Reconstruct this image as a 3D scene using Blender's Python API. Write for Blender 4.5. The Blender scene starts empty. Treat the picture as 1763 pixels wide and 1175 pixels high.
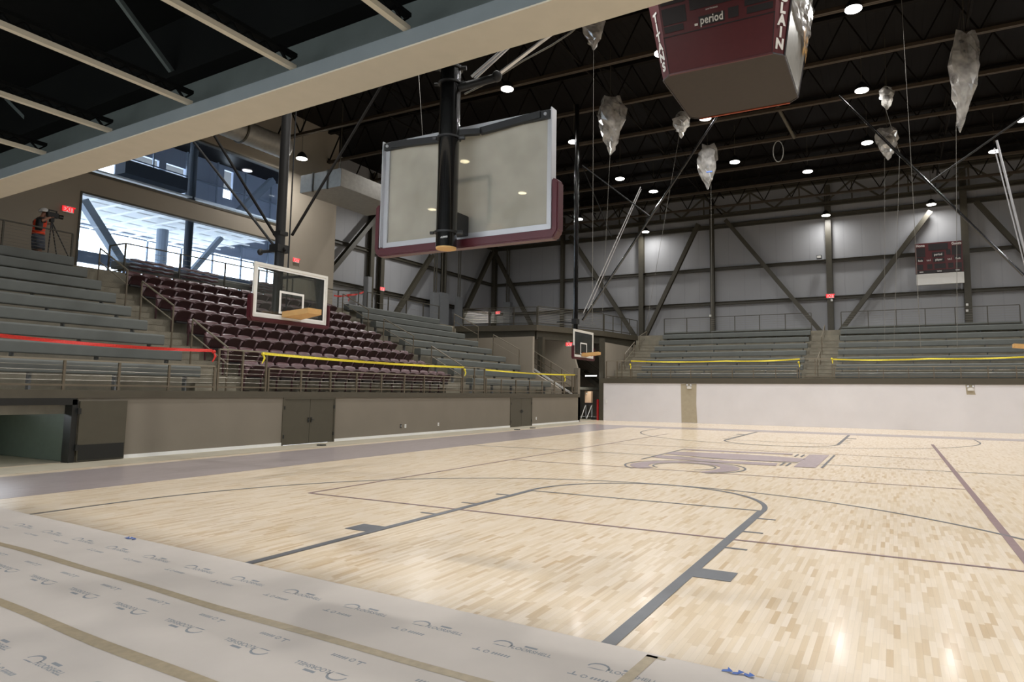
import bpy, bmesh, math, random
from mathutils import Vector, Matrix
random.seed(7)
S = bpy.context.scene
COL = S.collection
W, H = 1763, 1175
PI = math.pi

# ---------------------------------------------------------------- camera
F, YAW, PITCH, ROLL = 1142.098, 0.47557, 0.09786, 0.01159
CAM = Vector((3.41279, -3.63845, 1.5566))
DX, DY = 67.10, -23.19
fw = Vector((-math.sin(YAW)*math.cos(PITCH), math.cos(YAW)*math.cos(PITCH), math.sin(PITCH)))
r0 = Vector((math.cos(YAW), math.sin(YAW), 0)); u0 = r0.cross(fw)
RT = r0*math.cos(ROLL)+u0*math.sin(ROLL); UP = -r0*math.sin(ROLL)+u0*math.cos(ROLL)
cd = bpy.data.cameras.new('camera'); cam = bpy.data.objects.new('camera', cd); COL.objects.link(cam)
m3 = Matrix((RT, UP, -fw)).transposed()
cam.matrix_world = Matrix.Translation(CAM) @ m3.to_4x4()
cd.sensor_fit = 'HORIZONTAL'; cd.sensor_width = 36.0; cd.lens = F/W*36.0
cd.shift_x = -DX/W; cd.shift_y = DY/W
cd.clip_start = .05; cd.clip_end = 300
S.camera = cam
# surveying helpers: the point where the sight line of a photo pixel meets a wall or level plane of the hall
def ray(px, py): return fw + RT*((px-DX-W/2)/F) - UP*((py-DY-H/2)/F)
def PX(px, py, x): d = ray(px, py); return CAM + d*((x-CAM.x)/d.x)
def PY(px, py, y): d = ray(px, py); return CAM + d*((y-CAM.y)/d.y)
def PZ(px, py, z): d = ray(px, py); return CAM + d*((z-CAM.z)/d.z)

# ---------------------------------------------------------------- world, exposure
wd = bpy.data.worlds.new('sky'); S.world = wd; wd.use_nodes = True
wn = wd.node_tree.nodes; wn['Background'].inputs[0].default_value = (0.88, 0.94, 1.0, 1); wn['Background'].inputs[1].default_value = 6.0
S.view_settings.view_transform = 'Standard'; S.view_settings.look = 'None'
S.view_settings.gamma = 1; S.view_settings.use_curve_mapping = False
S.view_settings.exposure = 0.36
S.cycles.use_denoising = True
S.cycles.max_bounces = 6; S.cycles.transparent_max_bounces = 16; S.cycles.sample_clamp_indirect = 6
LAMPW = 150.0
def lin(c):
    return tuple(((v/255)/12.92 if v/255 <= .04045 else ((v/255+.055)/1.055)**2.4) for v in c)+(1,)

# ---------------------------------------------------------------- lamps
# high-bay lamp grid: (x, y) at z = 13
LZ = 13.0
GRID = []
for yy in (-0.2, 5.5, 11.2, 17.0, 22.9, 28.7):
    for xx in (-9.2, -3.15, 2.75, 8.6, 14.5):
        GRID.append((xx, yy))
GRID += [(-8.3, 31.6), (-0.1, 31.7), (8.0, 32.4)]
WALLL = [(-11.3, 38.9, 12.6), (0.15, 38.9, 12.45), (5.7, 38.9, 12.45), (-20.3, 17.3, 12.1), (-20.3, 27.0, 12.2), (-14.5, 35.0, 12.9), (-15.2, 22.9, 13.0), (-15.2, 28.7, 13.0)]  # final pair: hidden lamps added to brighten the left panel wall
def lamp_light(loc, power, size=.4, name='lamp_light', spread=180):
    l = bpy.data.lights.new(name, 'AREA'); l.shape = 'DISK'; l.size = size; l.energy = power; l.spread = math.radians(spread); l.color = (1.0, .985, .965)
    o = bpy.data.objects.new(name, l); COL.objects.link(o); o.location = loc
    return o

# ---------------------------------------------------------------- materials
def newmat(name):
    m = bpy.data.materials.new(name); m.use_nodes = True
    return m, m.node_tree.nodes, m.node_tree.links, m.node_tree.nodes['Principled BSDF']
def mat(name, col, rough=.6, metal=0., noise=0., scale=6., spec=.5, bump=0., bscale=40., coat=0., noise2=None):
    m, n, l, b = newmat(name)
    c = lin(col)
    b.inputs['Roughness'].default_value = rough; b.inputs['Metallic'].default_value = metal
    b.inputs['Specular IOR Level'].default_value = spec; b.inputs['Coat Weight'].default_value = coat
    tc = n.new('ShaderNodeTexCoord')
    nz = n.new('ShaderNodeTexNoise'); nz.inputs['Scale'].default_value = scale; nz.inputs['Detail'].default_value = 5
    l.new(tc.outputs['Object'], nz.inputs['Vector'])
    rp = n.new('ShaderNodeValToRGB'); rp.color_ramp.elements[0].position = .3; rp.color_ramp.elements[1].position = .7
    k = max(noise, .02)
    rp.color_ramp.elements[0].color = tuple(v*(1-k) for v in c[:3])+(1,)
    rp.color_ramp.elements[1].color = tuple(min(1, v*(1+k)) for v in c[:3])+(1,)
    l.new(nz.outputs['Fac'], rp.inputs['Fac']); l.new(rp.outputs['Color'], b.inputs['Base Color'])
    if bump:
        n2 = n.new('ShaderNodeTexNoise'); n2.inputs['Scale'].default_value = bscale; n2.inputs['Detail'].default_value = 3
        l.new(tc.outputs['Object'], n2.inputs['Vector'])
        bp = n.new('ShaderNodeBump'); bp.inputs['Strength'].default_value = bump; bp.inputs['Distance'].default_value = .02
        l.new(n2.outputs['Fac'], bp.inputs['Height']); l.new(bp.outputs['Normal'], b.inputs['Normal'])
    return m
def emis(name, col, s):
    m, n, l, b = newmat(name)
    b.inputs['Base Color'].default_value = lin(col)
    b.inputs['Emission Color'].default_value = lin(col); b.inputs['Emission Strength'].default_value = s
    return m
def glassmat(name, tint=(235, 240, 240), refl=.08, rough=.02, haze=0., hcol=(200, 195, 180), ior=1.45):
    m, n, l, b = newmat(name); n.remove(b)
    tr = n.new('ShaderNodeBsdfTransparent'); tr.inputs[0].default_value = lin(tint)
    gl = n.new('ShaderNodeBsdfGlossy'); gl.inputs['Roughness'].default_value = rough
    fr = n.new('ShaderNodeFresnel'); fr.inputs['IOR'].default_value = ior
    mx = n.new('ShaderNodeMixShader'); l.new(fr.outputs[0], mx.inputs[0]); l.new(tr.outputs[0], mx.inputs[1]); l.new(gl.outputs[0], mx.inputs[2])
    out = n['Material Output']
    if haze:
        df = n.new('ShaderNodeBsdfDiffuse'); df.inputs[0].default_value = lin(hcol)
        tl = n.new('ShaderNodeBsdfTranslucent'); tl.inputs[0].default_value = lin(hcol)
        ad = n.new('ShaderNodeMixShader'); ad.inputs[0].default_value = .5; l.new(df.outputs[0], ad.inputs[1]); l.new(tl.outputs[0], ad.inputs[2])
        nz = n.new('ShaderNodeTexNoise'); nz.inputs['Scale'].default_value = 3.
        tc = n.new('ShaderNodeTexCoord'); l.new(tc.outputs['Object'], nz.inputs['Vector'])
        mr = n.new('ShaderNodeMapRange'); mr.inputs[1].default_value = .3; mr.inputs[2].default_value = .7
        sw = .08 if haze > .5 else .26 if haze > .2 else .01
        mr.inputs[3].default_value = max(0, haze-sw); mr.inputs[4].default_value = min(1, haze+sw)
        l.new(nz.outputs['Fac'], mr.inputs[0])
        m2 = n.new('ShaderNodeMixShader'); l.new(mr.outputs[0], m2.inputs[0]); l.new(mx.outputs[0], m2.inputs[1]); l.new(ad.outputs[0], m2.inputs[2])
        l.new(m2.outputs[0], out.inputs[0])
    else: l.new(mx.outputs[0], out.inputs[0])
    return m
def woodmat(name, ramp, rough=.28, tint=None):
    """maple strip floor: 40 mm strips along world Y, random lengths, each strip its own tone"""
    m, n, l, b = newmat(name)
    tc = n.new('ShaderNodeTexCoord'); sp = n.new('ShaderNodeSeparateXYZ'); l.new(tc.outputs['Object'], sp.inputs[0])
    def mth(op, a, bb=None):
        q = n.new('ShaderNodeMath'); q.operation = op
        for i, v in enumerate((a, bb)):
            if v is None: continue
            if isinstance(v, (int, float)): q.inputs[i].default_value = v
            else: l.new(v, q.inputs[i])
        return q.outputs[0]
    row = mth('FLOOR', mth('DIVIDE', sp.outputs['X'], .040))
    w1 = n.new('ShaderNodeTexWhiteNoise'); w1.noise_dimensions = '1D'; l.new(row, w1.inputs['W'])
    u = mth('ADD', mth('DIVIDE', sp.outputs['Y'], .30), mth('MULTIPLY', w1.outputs['Value'], 17.))
    cell = mth('FLOOR', u)
    cb = n.new('ShaderNodeCombineXYZ'); l.new(row, cb.inputs[0]); l.new(cell, cb.inputs[1])
    w2 = n.new('ShaderNodeTexWhiteNoise'); w2.noise_dimensions = '2D'; l.new(cb.outputs[0], w2.inputs['Vector'])
    rp = n.new('ShaderNodeValToRGB'); l.new(w2.outputs['Value'], rp.inputs['Fac'])
    el = rp.color_ramp.elements
    el[0].position = 0; el[0].color = lin(ramp[0]); el[1].position = 1; el[1].color = lin(ramp[-1])
    for i, c in enumerate(ramp[1:-1]):
        e = el.new((i+1)/(len(ramp)-1)); e.color = lin(c)
    # grain
    mp = n.new('ShaderNodeMapping'); mp.inputs['Scale'].default_value = (60, 3, 1); l.new(tc.outputs['Object'], mp.inputs[0])
    nz = n.new('ShaderNodeTexNoise'); nz.inputs['Scale'].default_value = 1; nz.inputs['Detail'].default_value = 3; l.new(mp.outputs[0], nz.inputs['Vector'])
    big = n.new('ShaderNodeTexNoise'); big.inputs['Scale'].default_value = .25; l.new(tc.outputs['Object'], big.inputs['Vector'])
    g = mth('ADD', mth('MULTIPLY', nz.outputs['Fac'], .16), mth('MULTIPLY', big.outputs['Fac'], .12))
    g = mth('ADD', g, .86)
    # fine dark joints
    fx = mth('FRACT', mth('DIVIDE', sp.outputs['X'], .040))
    jx = mth('LESS_THAN', fx, .03); fu = mth('FRACT', u); ju = mth('LESS_THAN', fu, .006)
    j = mth('SUBTRACT', 1., mth('MULTIPLY', mth('MAXIMUM', jx, ju), .22))
    g = mth('MULTIPLY', g, j)
    mx = n.new('ShaderNodeVectorMath'); mx.operation = 'SCALE'; l.new(rp.outputs['Color'], mx.inputs[0]); l.new(g, mx.inputs['Scale'])
    l.new(mx.outputs[0], b.inputs['Base Color'])
    b.inputs['Roughness'].default_value = rough; b.inputs['Specular IOR Level'].default_value = .4
    b.inputs['Coat Weight'].default_value = .25; b.inputs['Coat Roughness'].default_value = .12
    bp = n.new('ShaderNodeBump'); bp.inputs['Strength'].default_value = .12; bp.inputs['Distance'].default_value = .003
    l.new(nz.outputs['Fac'], bp.inputs['Height']); l.new(bp.outputs['Normal'], b.inputs['Normal'])
    return m
def ribmat(name, col, axis, pitch, rough=.5, depth=.01, k=.06):
    """metal panel with vertical pressed lines every `pitch` along axis ('X'/'Y')"""
    m, n, l, b = newmat(name)
    tc = n.new('ShaderNodeTexCoord'); sp = n.new('ShaderNodeSeparateXYZ'); l.new(tc.outputs['Object'], sp.inputs[0])
    d = n.new('ShaderNodeMath'); d.operation = 'DIVIDE'; l.new(sp.outputs[axis], d.inputs[0]); d.inputs[1].default_value = pitch
    f = n.new('ShaderNodeMath'); f.operation = 'FRACT'; l.new(d.outputs[0], f.inputs[0])
    g = n.new('ShaderNodeMath'); g.operation = 'LESS_THAN'; l.new(f.outputs[0], g.inputs[0]); g.inputs[1].default_value = .06
    nz = n.new('ShaderNodeTexNoise'); nz.inputs['Scale'].default_value = .6; l.new(tc.outputs['Object'], nz.inputs['Vector'])
    mr = n.new('ShaderNodeMapRange'); mr.inputs[3].default_value = .93; mr.inputs[4].default_value = 1.07; l.new(nz.outputs['Fac'], mr.inputs[0])
    s = n.new('ShaderNodeMath'); s.operation = 'MULTIPLY'; l.new(g.outputs[0], s.inputs[0]); s.inputs[1].default_value = -k
    a = n.new('ShaderNodeMath'); a.operation = 'ADD'; l.new(s.outputs[0], a.inputs[0]); l.new(mr.outputs[0], a.inputs[1])
    v = n.new('ShaderNodeVectorMath'); v.operation = 'SCALE'; v.inputs[0].default_value = lin(col)[:3]; l.new(a.outputs[0], v.inputs['Scale'])
    l.new(v.outputs[0], b.inputs['Base Color']); b.inputs['Roughness'].default_value = rough; b.inputs['Specular IOR Level'].default_value = .1 if 'deck' in name else .4
    bp = n.new('ShaderNodeBump'); bp.inputs['Strength'].default_value = .6; bp.inputs['Distance'].default_value = depth; bp.invert = True
    l.new(g.outputs[0], bp.inputs['Height']); l.new(bp.outputs['Normal'], b.inputs['Normal'])
    return m

M = {}
M['wood'] = woodmat('maple_floor', [(199, 174, 139), (215, 196, 168), (221, 204, 180), (225, 209, 187), (218, 199, 171), (227, 212, 192), (221, 203, 178), (207, 185, 153)])
M['stainwood'] = woodmat('stained_border_floor', [(152, 141, 140), (160, 149, 148), (164, 153, 152), (156, 145, 144)])
M['line'] = mat('grey_court_paint', (98, 100, 104), .35, noise=.1)
M['maroonline'] = mat('maroon_court_paint', (128, 104, 104), .35, noise=.1)
M['logomaroon'] = woodmat('logo_maroon_stain', [(160, 144, 147), (166, 150, 153), (163, 147, 150), (170, 154, 156)])
M['paper'] = mat('floor_paper', (206, 197, 188), .7, noise=.07, scale=1.1, spec=.25)
M['ink'] = mat('paper_print_ink', (142, 146, 150), .8)
M['kraft'] = mat('kraft_tape', (172, 156, 128), .45, noise=.12, scale=18)
M['bluetape'] = mat('blue_tape', (70, 105, 175), .6)
M['concrete'] = mat('concrete', (128, 122, 107), .85, noise=.18, scale=2.3, bump=.25, bscale=30)
M['concfloor'] = mat('smooth_concrete', (168, 160, 142), .55, noise=.12, scale=1.5)
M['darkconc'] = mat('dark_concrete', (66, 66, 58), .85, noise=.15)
M['beige'] = mat('beige_block_wall', (120, 112, 99), .8, noise=.04, scale=1.2, bump=.08, bscale=60)
M['beige2'] = mat('warm_beige_wall', (146, 137, 123), .8, noise=.04, scale=.8)
M['white'] = mat('white_primer_wall', (216, 213, 215), .75, noise=.035, scale=.9)
M['patch'] = mat('olive_beige_paint', (168, 158, 136), .8, noise=.05)
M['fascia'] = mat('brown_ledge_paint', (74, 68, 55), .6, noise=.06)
M['steel'] = mat('olive_painted_steel', (66, 62, 51), .5, noise=.1)
M['rail'] = mat('bronze_rail_paint', (98, 88, 72), .45, noise=.06)
M['railtop'] = mat('rail_grip', (128, 120, 104), .4)
M['cable'] = mat('steel_cable', (150, 146, 136), .35, metal=.7)
M['bench'] = mat('grey_bench_shell', (94, 97, 93), .6, noise=.06, scale=4)
M['seat'] = mat('maroon_seat_plastic', (84, 52, 54), .38, noise=.06, scale=8)
M['seatshade'] = mat('maroon_seat_shaded_plastic', (60, 36, 37), .45, noise=.06, scale=8)  # same maroon plastic as the backrest, darkened to paint in its shade
M['seatd'] = mat('black_seat_bracket', (26, 22, 22), .5)
M['arm'] = mat('seat_arm_plastic', (78, 50, 54), .3)
M['panelY'] = ribmat('grey_wall_panel_y', (150, 151, 154), 'Y', 1.0)
M['panelX'] = ribmat('grey_wall_panel_x', (150, 151, 154), 'X', 1.0)
M['deck'] = ribmat('dark_roof_deck', (15, 12, 10), 'X', .3, k=.5, depth=.08)
M['chord'] = mat('roof_joist_paint', (60, 50, 38), .6, noise=.1)
M['roofdark'] = mat('roof_steel_dark', (20, 17, 14), .7, spec=.1, noise=.1)
M['black'] = mat('gloss_black_powder_coat', (14, 14, 14), .18, coat=.6)
M['matteblack'] = mat('matte_black', (20, 20, 20), .55)
M['doorpaint'] = mat('door_paint', (74, 69, 56), .5, noise=.04)
M['silver'] = mat('brushed_aluminium', (190, 190, 192), .35, metal=.6)
M['galv'] = mat('galvanised_duct', (150, 148, 142), .45, metal=.3, noise=.1)
M['whitepl'] = mat('white_plastic', (225, 224, 220), .5)
M['frame'] = mat('white_board_frame', (215, 213, 206), .45)
M['pad'] = mat('maroon_foam_pad', (68, 19, 26), .45, noise=.05)
M['card'] = mat('cardboard', (192, 152, 96), .8, noise=.06, scale=9)
M['redtape'] = mat('red_barrier_tape', (200, 44, 34), .5, noise=.15, scale=30)
M['yellowtape'] = mat('yellow_caution_tape', (222, 204, 52), .5, noise=.2, scale=30)
M['sbmaroon'] = mat('scoreboard_maroon', (84, 27, 31), .45, noise=.04)
M['sbdark'] = mat('scoreboard_dark_panel', (34, 28, 30), .5)
M['sbrown'] = mat('scoreboard_underside', (50, 43, 37), .7, noise=.08)
M['orange'] = mat('orange_trim', (150, 68, 40), .6)
M['exit'] = emis('exit_red', (235, 30, 40), .8)
M['tube'] = emis('tube_lamp_white', (255, 255, 255), 4.)
M['lens'] = emis('lamp_lens_white', (255, 250, 240), 14.)
M['cream'] = mat('cream_beam_paint', (176, 166, 146), .6, noise=.03)
M['greenbeam'] = mat('green_grey_beam_primer', (60, 66, 63), .6, noise=.08)
M['flange'] = mat('blue_grey_flange', (98, 104, 104), .5, noise=.05)
M['underdeck'] = mat('under_deck_shaded', (7, 8, 7), .9, spec=.08, noise=.2, scale=2)  # near-black puts the shade under the deck into joist and flange colour
M['lobbywhite'] = mat('lobby_white', (244, 245, 246), .7)
M['lobbypanel'] = mat('lobby_ceiling_panel', (240, 242, 244), .8)
M['lobbygrey'] = mat('lobby_grey_steel', (128, 140, 156), .6)
M['lobbydark'] = mat('lobby_dark_slab', (52, 60, 72), .7)
M['bluepanel'] = ribmat('lobby_blue_panel', (150, 160, 180), 'Y', .9)
M['glass'] = glassmat('window_glass', (232, 238, 244), ior=1.15)
M['bglass'] = glassmat('board_glass', (232, 236, 234), haze=.07, hcol=(150, 155, 155))
M['film'] = glassmat('filmed_board_glass', (200, 196, 180), haze=.60, hcol=(196, 193, 184))
M['plastic'] = glassmat('plastic_sheet', (225, 225, 222), haze=.42, hcol=(225, 222, 218), rough=.15)
M['vest'] = mat('orange_vest', (225, 66, 26), .7)
M['skin'] = mat('skin', (150, 104, 82), .6)
M['shirt'] = mat('dark_shirt', (52, 50, 50), .8)
M['shorts'] = mat('grey_shorts', (74, 78, 88), .8)
M['hat'] = mat('white_helmet', (205, 203, 200), .4)
M['green_room'] = mat('green_grey_room', (86, 96, 84), .8, noise=.05)
M['grip'] = mat('black_kick_plate', (26, 27, 25), .45)
M['panelbox'] = mat('electrical_box_grey', (120, 122, 124), .45, noise=.04)
M['red'] = mat('red_paint', (150, 22, 26), .45)
M['rope'] = mat('white_rope', (112, 110, 104), .7)

# ---------------------------------------------------------------- mesh helpers
class MB:
    def __init__(s): s.v = []; s.f = []
    def quad(s, a, b, c, d):
        i = len(s.v); s.v += [Vector(a), Vector(b), Vector(c), Vector(d)]; s.f.append((i, i+1, i+2, i+3)); return s
    def poly(s, pts):
        i = len(s.v); s.v += [Vector(p) for p in pts]; s.f.append(tuple(range(i, i+len(pts)))); return s
    def box(s, x0, x1, y0, y1, z0, z1):
        x0, x1 = sorted((x0, x1)); y0, y1 = sorted((y0, y1)); z0, z1 = sorted((z0, z1))
        return s.prism([(x0, y0, z0), (x1, y0, z0), (x1, y1, z0), (x0, y1, z0)], (0, 0, z1-z0))
    def prism(s, pts, ext):
        pts = [Vector(p) for p in pts]; e = Vector(ext); n = len(pts)
        nn = Vector((0, 0, 0))
        for i in range(n): nn += (pts[i]-pts[0]).cross(pts[(i+1) % n]-pts[0])
        if nn.dot(e) < 0: pts.reverse()
        i = len(s.v); s.v += pts+[p+e for p in pts]
        s.f.append(tuple(range(i+n-1, i-1, -1))); s.f.append(tuple(range(i+n, i+2*n)))
        for k in range(n):
            a = i+k; b = i+(k+1) % n; s.f.append((a, b, b+n, a+n))
        return s
    def bar(s, p, q, w, h, up=(0, 0, 1)):
        p = Vector(p); q = Vector(q); d = (q-p).normalized(); up = Vector(up)
        if abs(d.dot(up)) > .99: up = Vector((0, 1, 0))
        a = d.cross(up).normalized(); b = a.cross(d).normalized()
        return s.prism([p-a*w/2-b*h/2, p+a*w/2-b*h/2, p+a*w/2+b*h/2, p-a*w/2+b*h/2], q-p)
    def ibar(s, p, q, w, h, t=.02, up=(0, 0, 1)):
        p = Vector(p); q = Vector(q); d = (q-p).normalized(); up = Vector(up)
        if abs(d.dot(up)) > .99: up = Vector((0, 1, 0))
        a = d.cross(up).normalized(); b = a.cross(d).normalized()
        s.bar(p+b*(h/2-t/2), q+b*(h/2-t/2), w, t, b); s.bar(p-b*(h/2-t/2), q-b*(h/2-t/2), w, t, b); s.bar(p, q, t, h-2*t, b)
        return s
    def tube(s, pts, r, n=8, cap=True):
        pts = [Vector(p) for p in pts]
        rr = r if isinstance(r, (list, tuple)) else [r]*len(pts)
        i0 = len(s.v); prev = None
        for k, p in enumerate(pts):
            if k == 0: d = pts[1]-pts[0]
            elif k == len(pts)-1: d = pts[-1]-pts[-2]
            else: d = (pts[k+1]-pts[k]).normalized()+(pts[k]-pts[k-1]).normalized()
            d.normalize()
            if prev is None:
                up = Vector((0, 0, 1)) if abs(d.z) < .9 else Vector((1, 0, 0)); a = d.cross(up).normalized()
            else: a = (prev-d*prev.dot(d)).normalized()
            prev = a; b = d.cross(a)
            for j in range(n):
                t = 2*PI*j/n; s.v.append(p+a*math.cos(t)*rr[k]+b*math.sin(t)*rr[k])
        for k in range(len(pts)-1):
            for j in range(n):
                A = i0+k*n+j; B = i0+k*n+(j+1) % n; s.f.append((A, B, B+n, A+n))
        if cap:
            s.f.append(tuple(i0+j for j in range(n-1, -1, -1))); e = i0+(len(pts)-1)*n; s.f.append(tuple(e+j for j in range(n)))
        return s
    def grid(s, fn, nu, nv, closed=False):
        i0 = len(s.v)
        for a in range(nu+1):
            for b in range(nv+1): s.v.append(Vector(fn(a/nu, b/nv)))
        for a in range(nu):
            for b in range(nv):
                q = i0+a*(nv+1)+b; s.f.append((q, q+nv+1, q+nv+2, q+1))
        return s
    def ell(s, c, r, n=12, m=8, rot=None):
        c = Vector(c)
        def fn(u, v):
            t = 2*PI*u; ph = PI*v; p = Vector((r[0]*math.sin(ph)*math.cos(t), r[1]*math.sin(ph)*math.sin(t), -r[2]*math.cos(ph)))
            return c+(rot @ p if rot else p)
        return s.grid(fn, n, m)
    def build(s, name, m, parent=None, smooth=False, bevel=0, fix=False, solid=0):
        off = Vector(parent.get('_o', (0, 0, 0))) if parent is not None else Vector((0, 0, 0))
        me = bpy.data.meshes.new(name); me.from_pydata([v-off for v in s.v], [], s.f); me.update()
        if fix or smooth or bevel:
            bm = bmesh.new(); bm.from_mesh(me); bmesh.ops.remove_doubles(bm, verts=bm.verts, dist=1e-5)
            if fix: bmesh.ops.recalc_face_normals(bm, faces=bm.faces)
            if bevel: bmesh.ops.bevel(bm, geom=list(bm.edges), offset=bevel, segments=2, affect='EDGES', clamp_overlap=True)
            bm.to_mesh(me); bm.free()
        me.materials.append(M[m] if isinstance(m, str) else m)
        if smooth:
            for p in me.polygons: p.use_smooth = True
            try: me.set_sharp_from_angle(angle=math.radians(40))
            except Exception: pass
        o = bpy.data.objects.new(name, me); COL.objects.link(o)
        if solid:
            sm = o.modifiers.new('thickness', 'SOLIDIFY'); sm.thickness = solid; sm.offset = 0
        if parent is not None: o.parent = parent; o['_o'] = tuple(off)
        return o
def tag(o, label, cat, group=None):
    o['label'] = label; o['category'] = cat
    if group: o['group'] = group
    return o
def struct(o): o['kind'] = 'structure'; return o
def thing(name, label, cat, loc=(0, 0, 0), group=None):
    o = bpy.data.objects.new(name, None); COL.objects.link(o); o.empty_display_size = .2
    o.location = loc; o['_o'] = tuple(loc); return tag(o, label, cat, group)
def textmesh(txt, size, bold=0., align='CENTER', space=1.0):
    c = bpy.data.curves.new('t', 'FONT'); c.body = txt; c.size = size; c.align_x = align; c.align_y = 'CENTER'; c.offset = bold*size; c.resolution_u = 3; c.space_character = space
    o = bpy.data.objects.new('t', c); COL.objects.link(o)
    bpy.context.view_layer.update()
    me = bpy.data.meshes.new_from_object(o.evaluated_get(bpy.context.evaluated_depsgraph_get()))
    v = [x.co.copy() for x in me.vertices]; f = [tuple(p.vertices) for p in me.polygons]
    bpy.data.objects.remove(o); bpy.data.curves.remove(c); bpy.data.meshes.remove(me)
    return v, f
def addtext(mb, txt, size, origin, ux, uy, bold=0., sx=1., depth=.004, align='CENTER', space=1.0):
    v, f = textmesh(txt, size, bold, align, space); ux = Vector(ux).normalized(); uy = Vector(uy).normalized(); n = ux.cross(uy)
    i = len(mb.v); mb.v += [Vector(origin)+ux*p.x*sx+uy*p.y+n*depth for p in v]
    mb.f += [tuple(i+k for k in q) for q in f]

# ================================================================ SETTING
XW, YF = -11.73, 32.0
floor = struct(MB().quad((-12.0, -9, 0), (24, -9, 0), (24, 32.6, 0), (-12.0, 32.6, 0)).build('floor', 'wood'))
# bare concrete margin along the left wall and the corner passage
MB().box(XW-.02, -10.62, -9, 29.2, .001, .004).build('concrete_margin', 'concfloor', floor)
# stained border strips
bs = MB().box(-10.25, -7.62, -9, 27.2, .001, .003); bs.box(-7.62, 24, 25.6, 27.2, .001, .003)
bs.build('border_strip', 'stainwood', floor)
def floorline(name, segs, m, z=.0045, w=.05):
    mb = MB()
    for a, b in segs:
        a = Vector(a).to_3d(); b = Vector(b).to_3d(); d = (b-a).normalized(); n = Vector((-d.y, d.x, 0))*w/2; z3 = Vector((0, 0, z))
        mb.quad(a-n+z3, b-n+z3, b+n+z3, a+n+z3)
    return mb.build(name, m, floor)
def arcpts(cx, cy, r, a0, a1, n): return [(cx+r*math.cos(a0+(a1-a0)*i/n), cy+r*math.sin(a0+(a1-a0)*i/n)) for i in range(n+1)]
def ribbon(name, pts, m, w, z=.0045):
    mb = MB(); P = [Vector(p).to_3d() for p in pts]; L = []
    for i, p in enumerate(P):
        d = (P[min(i+1, len(P)-1)]-P[max(i-1, 0)]).normalized(); n = Vector((-d.y, d.x, 0)); L.append((p-n*w/2, p+n*w/2))
    for i in range(len(L)-1):
        zz = Vector((0, 0, z)); mb.quad(L[i][0]+zz, L[i+1][0]+zz, L[i+1][1]+zz, L[i][1]+zz)
    return mb.build(name, m, floor)
ft = .3048
def key(sgn, y0):
    Y = lambda d: y0+sgn*d
    L = [((s*1.78, Y(-1.0 if sgn > 0 else 0)), (s*1.78, Y(5.8))) for s in (-1, 1)]
    floorline('lane_line', L, 'line', w=.10)
    floorline('free_throw_line', [((-1.78, Y(5.79)), (1.78, Y(5.79)))], 'line', .0046, .05)
    ribbon('free_throw_arc', arcpts(0, Y(5.79), 1.80, 0, sgn*PI, 40), 'line', .07, .0047)
    mk = MB()
    for s in (-1, 1):
        a, b = sorted((Y(7*ft), Y(8*ft))); mk.box(s*1.82, s*2.15, a, b, .003, .0048)
        for d in (11, 14, 17):
            a, b = sorted((Y(d*ft), Y(d*ft+.05))); mk.box(s*1.82, s*2.05, a, b, .003, .0048)
    mk.build('lane_marks', 'line', floor)
    a1 = arcpts(0, Y(1.6), 6.02, 0, sgn*PI, 90)
    ribbon('three_point_line', [(6.02, Y(-1.0 if sgn > 0 else 0))]+a1+[(-6.02, Y(-1.0 if sgn > 0 else 0))], 'line', .05, .0044)
key(1, 0.0); key(-1, 25.6)
floorline('volleyball_sideline', [((-4.5, 3.8), (-4.5, 21.8)), ((4.5, 3.3), (4.5, 21.8))], 'maroonline', .0042, .05)
bpy.data.objects.remove(bpy.data.objects['volleyball_sideline'])
MB().box(-4.53, -4.48, 3.8, 21.8, .003, .0042).build('volleyball_sideline', 'maroonline', floor)
MB().box(4.45, 4.54, 3.3, 21.8, .003, .0042).build('volleyball_sideline', 'maroonline', floor)
floorline('volleyball_cross_lines', [((-4.5, 3.8), (4.5, 3.8)), ((4.5, 3.8), (11, 3.8)), ((-4.5, 9.8), (4.5, 9.8)), ((-4.5, 15.8), (4.5, 15.8)), ((-4.5, 21.8), (-4.3, 21.8))], 'maroonline', .0041, .05)
floorline('centre_line', [((-7.62, 12.8), (7.62, 12.8))], 'line', .0040, .05)
# centre logo: slab letter M lying behind a sweeping C
lg = MB(); z = .0060
def fl(pts, zz=z): lg.poly([(p[0], p[1], zz) for p in pts])
fl([(1.42, 11.85), (1.86, 11.95), (1.86, 15.50), (1.38, 15.32)])
fl([(-1.86, 15.15), (-1.84, 14.75), (1.0, 14.95), (.96, 15.37)])
fl([(-1.92, 14.1), (-1.94, 13.3), (-.2, 12.75), (.9, 12.9), (1.38, 13.0), (1.42, 14.0), (.5, 14.3), (-.4, 14.35)])
fl([(-1.95, 12.9), (-1.9, 12.2), (-.6, 11.9), (.45, 11.85), (1.05, 11.86), (1.0, 12.5), (-.1, 12.35)])
NA = 44
def el(rx, ry, a, cx=-.66, cy=10.62, rot=.10):
    x = rx*math.cos(a); y = ry*math.sin(a); return (cx+x*math.cos(rot)-y*math.sin(rot), cy+x*math.sin(rot)+y*math.cos(rot))
for i in range(NA):
    a0 = math.radians(-62+i*286/NA); a1 = math.radians(-62+(i+1)*286/NA)
    w0 = .5+.5*math.sin(min(1, i/NA*6)*PI/2); w1 = .5+.5*math.sin(min(1, (i+1)/NA*6)*PI/2)
    A = el(1.16, 1.12, a0); B = el(1.16, 1.12, a1); C = el(1.16-.40*w1, 1.12-.36*w1, a1); D = el(1.16-.40*w0, 1.12-.36*w0, a0)
    fl([A, B, C, D], .0062)
lg.build('centre_logo', 'logomaroon', floor)
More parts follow.
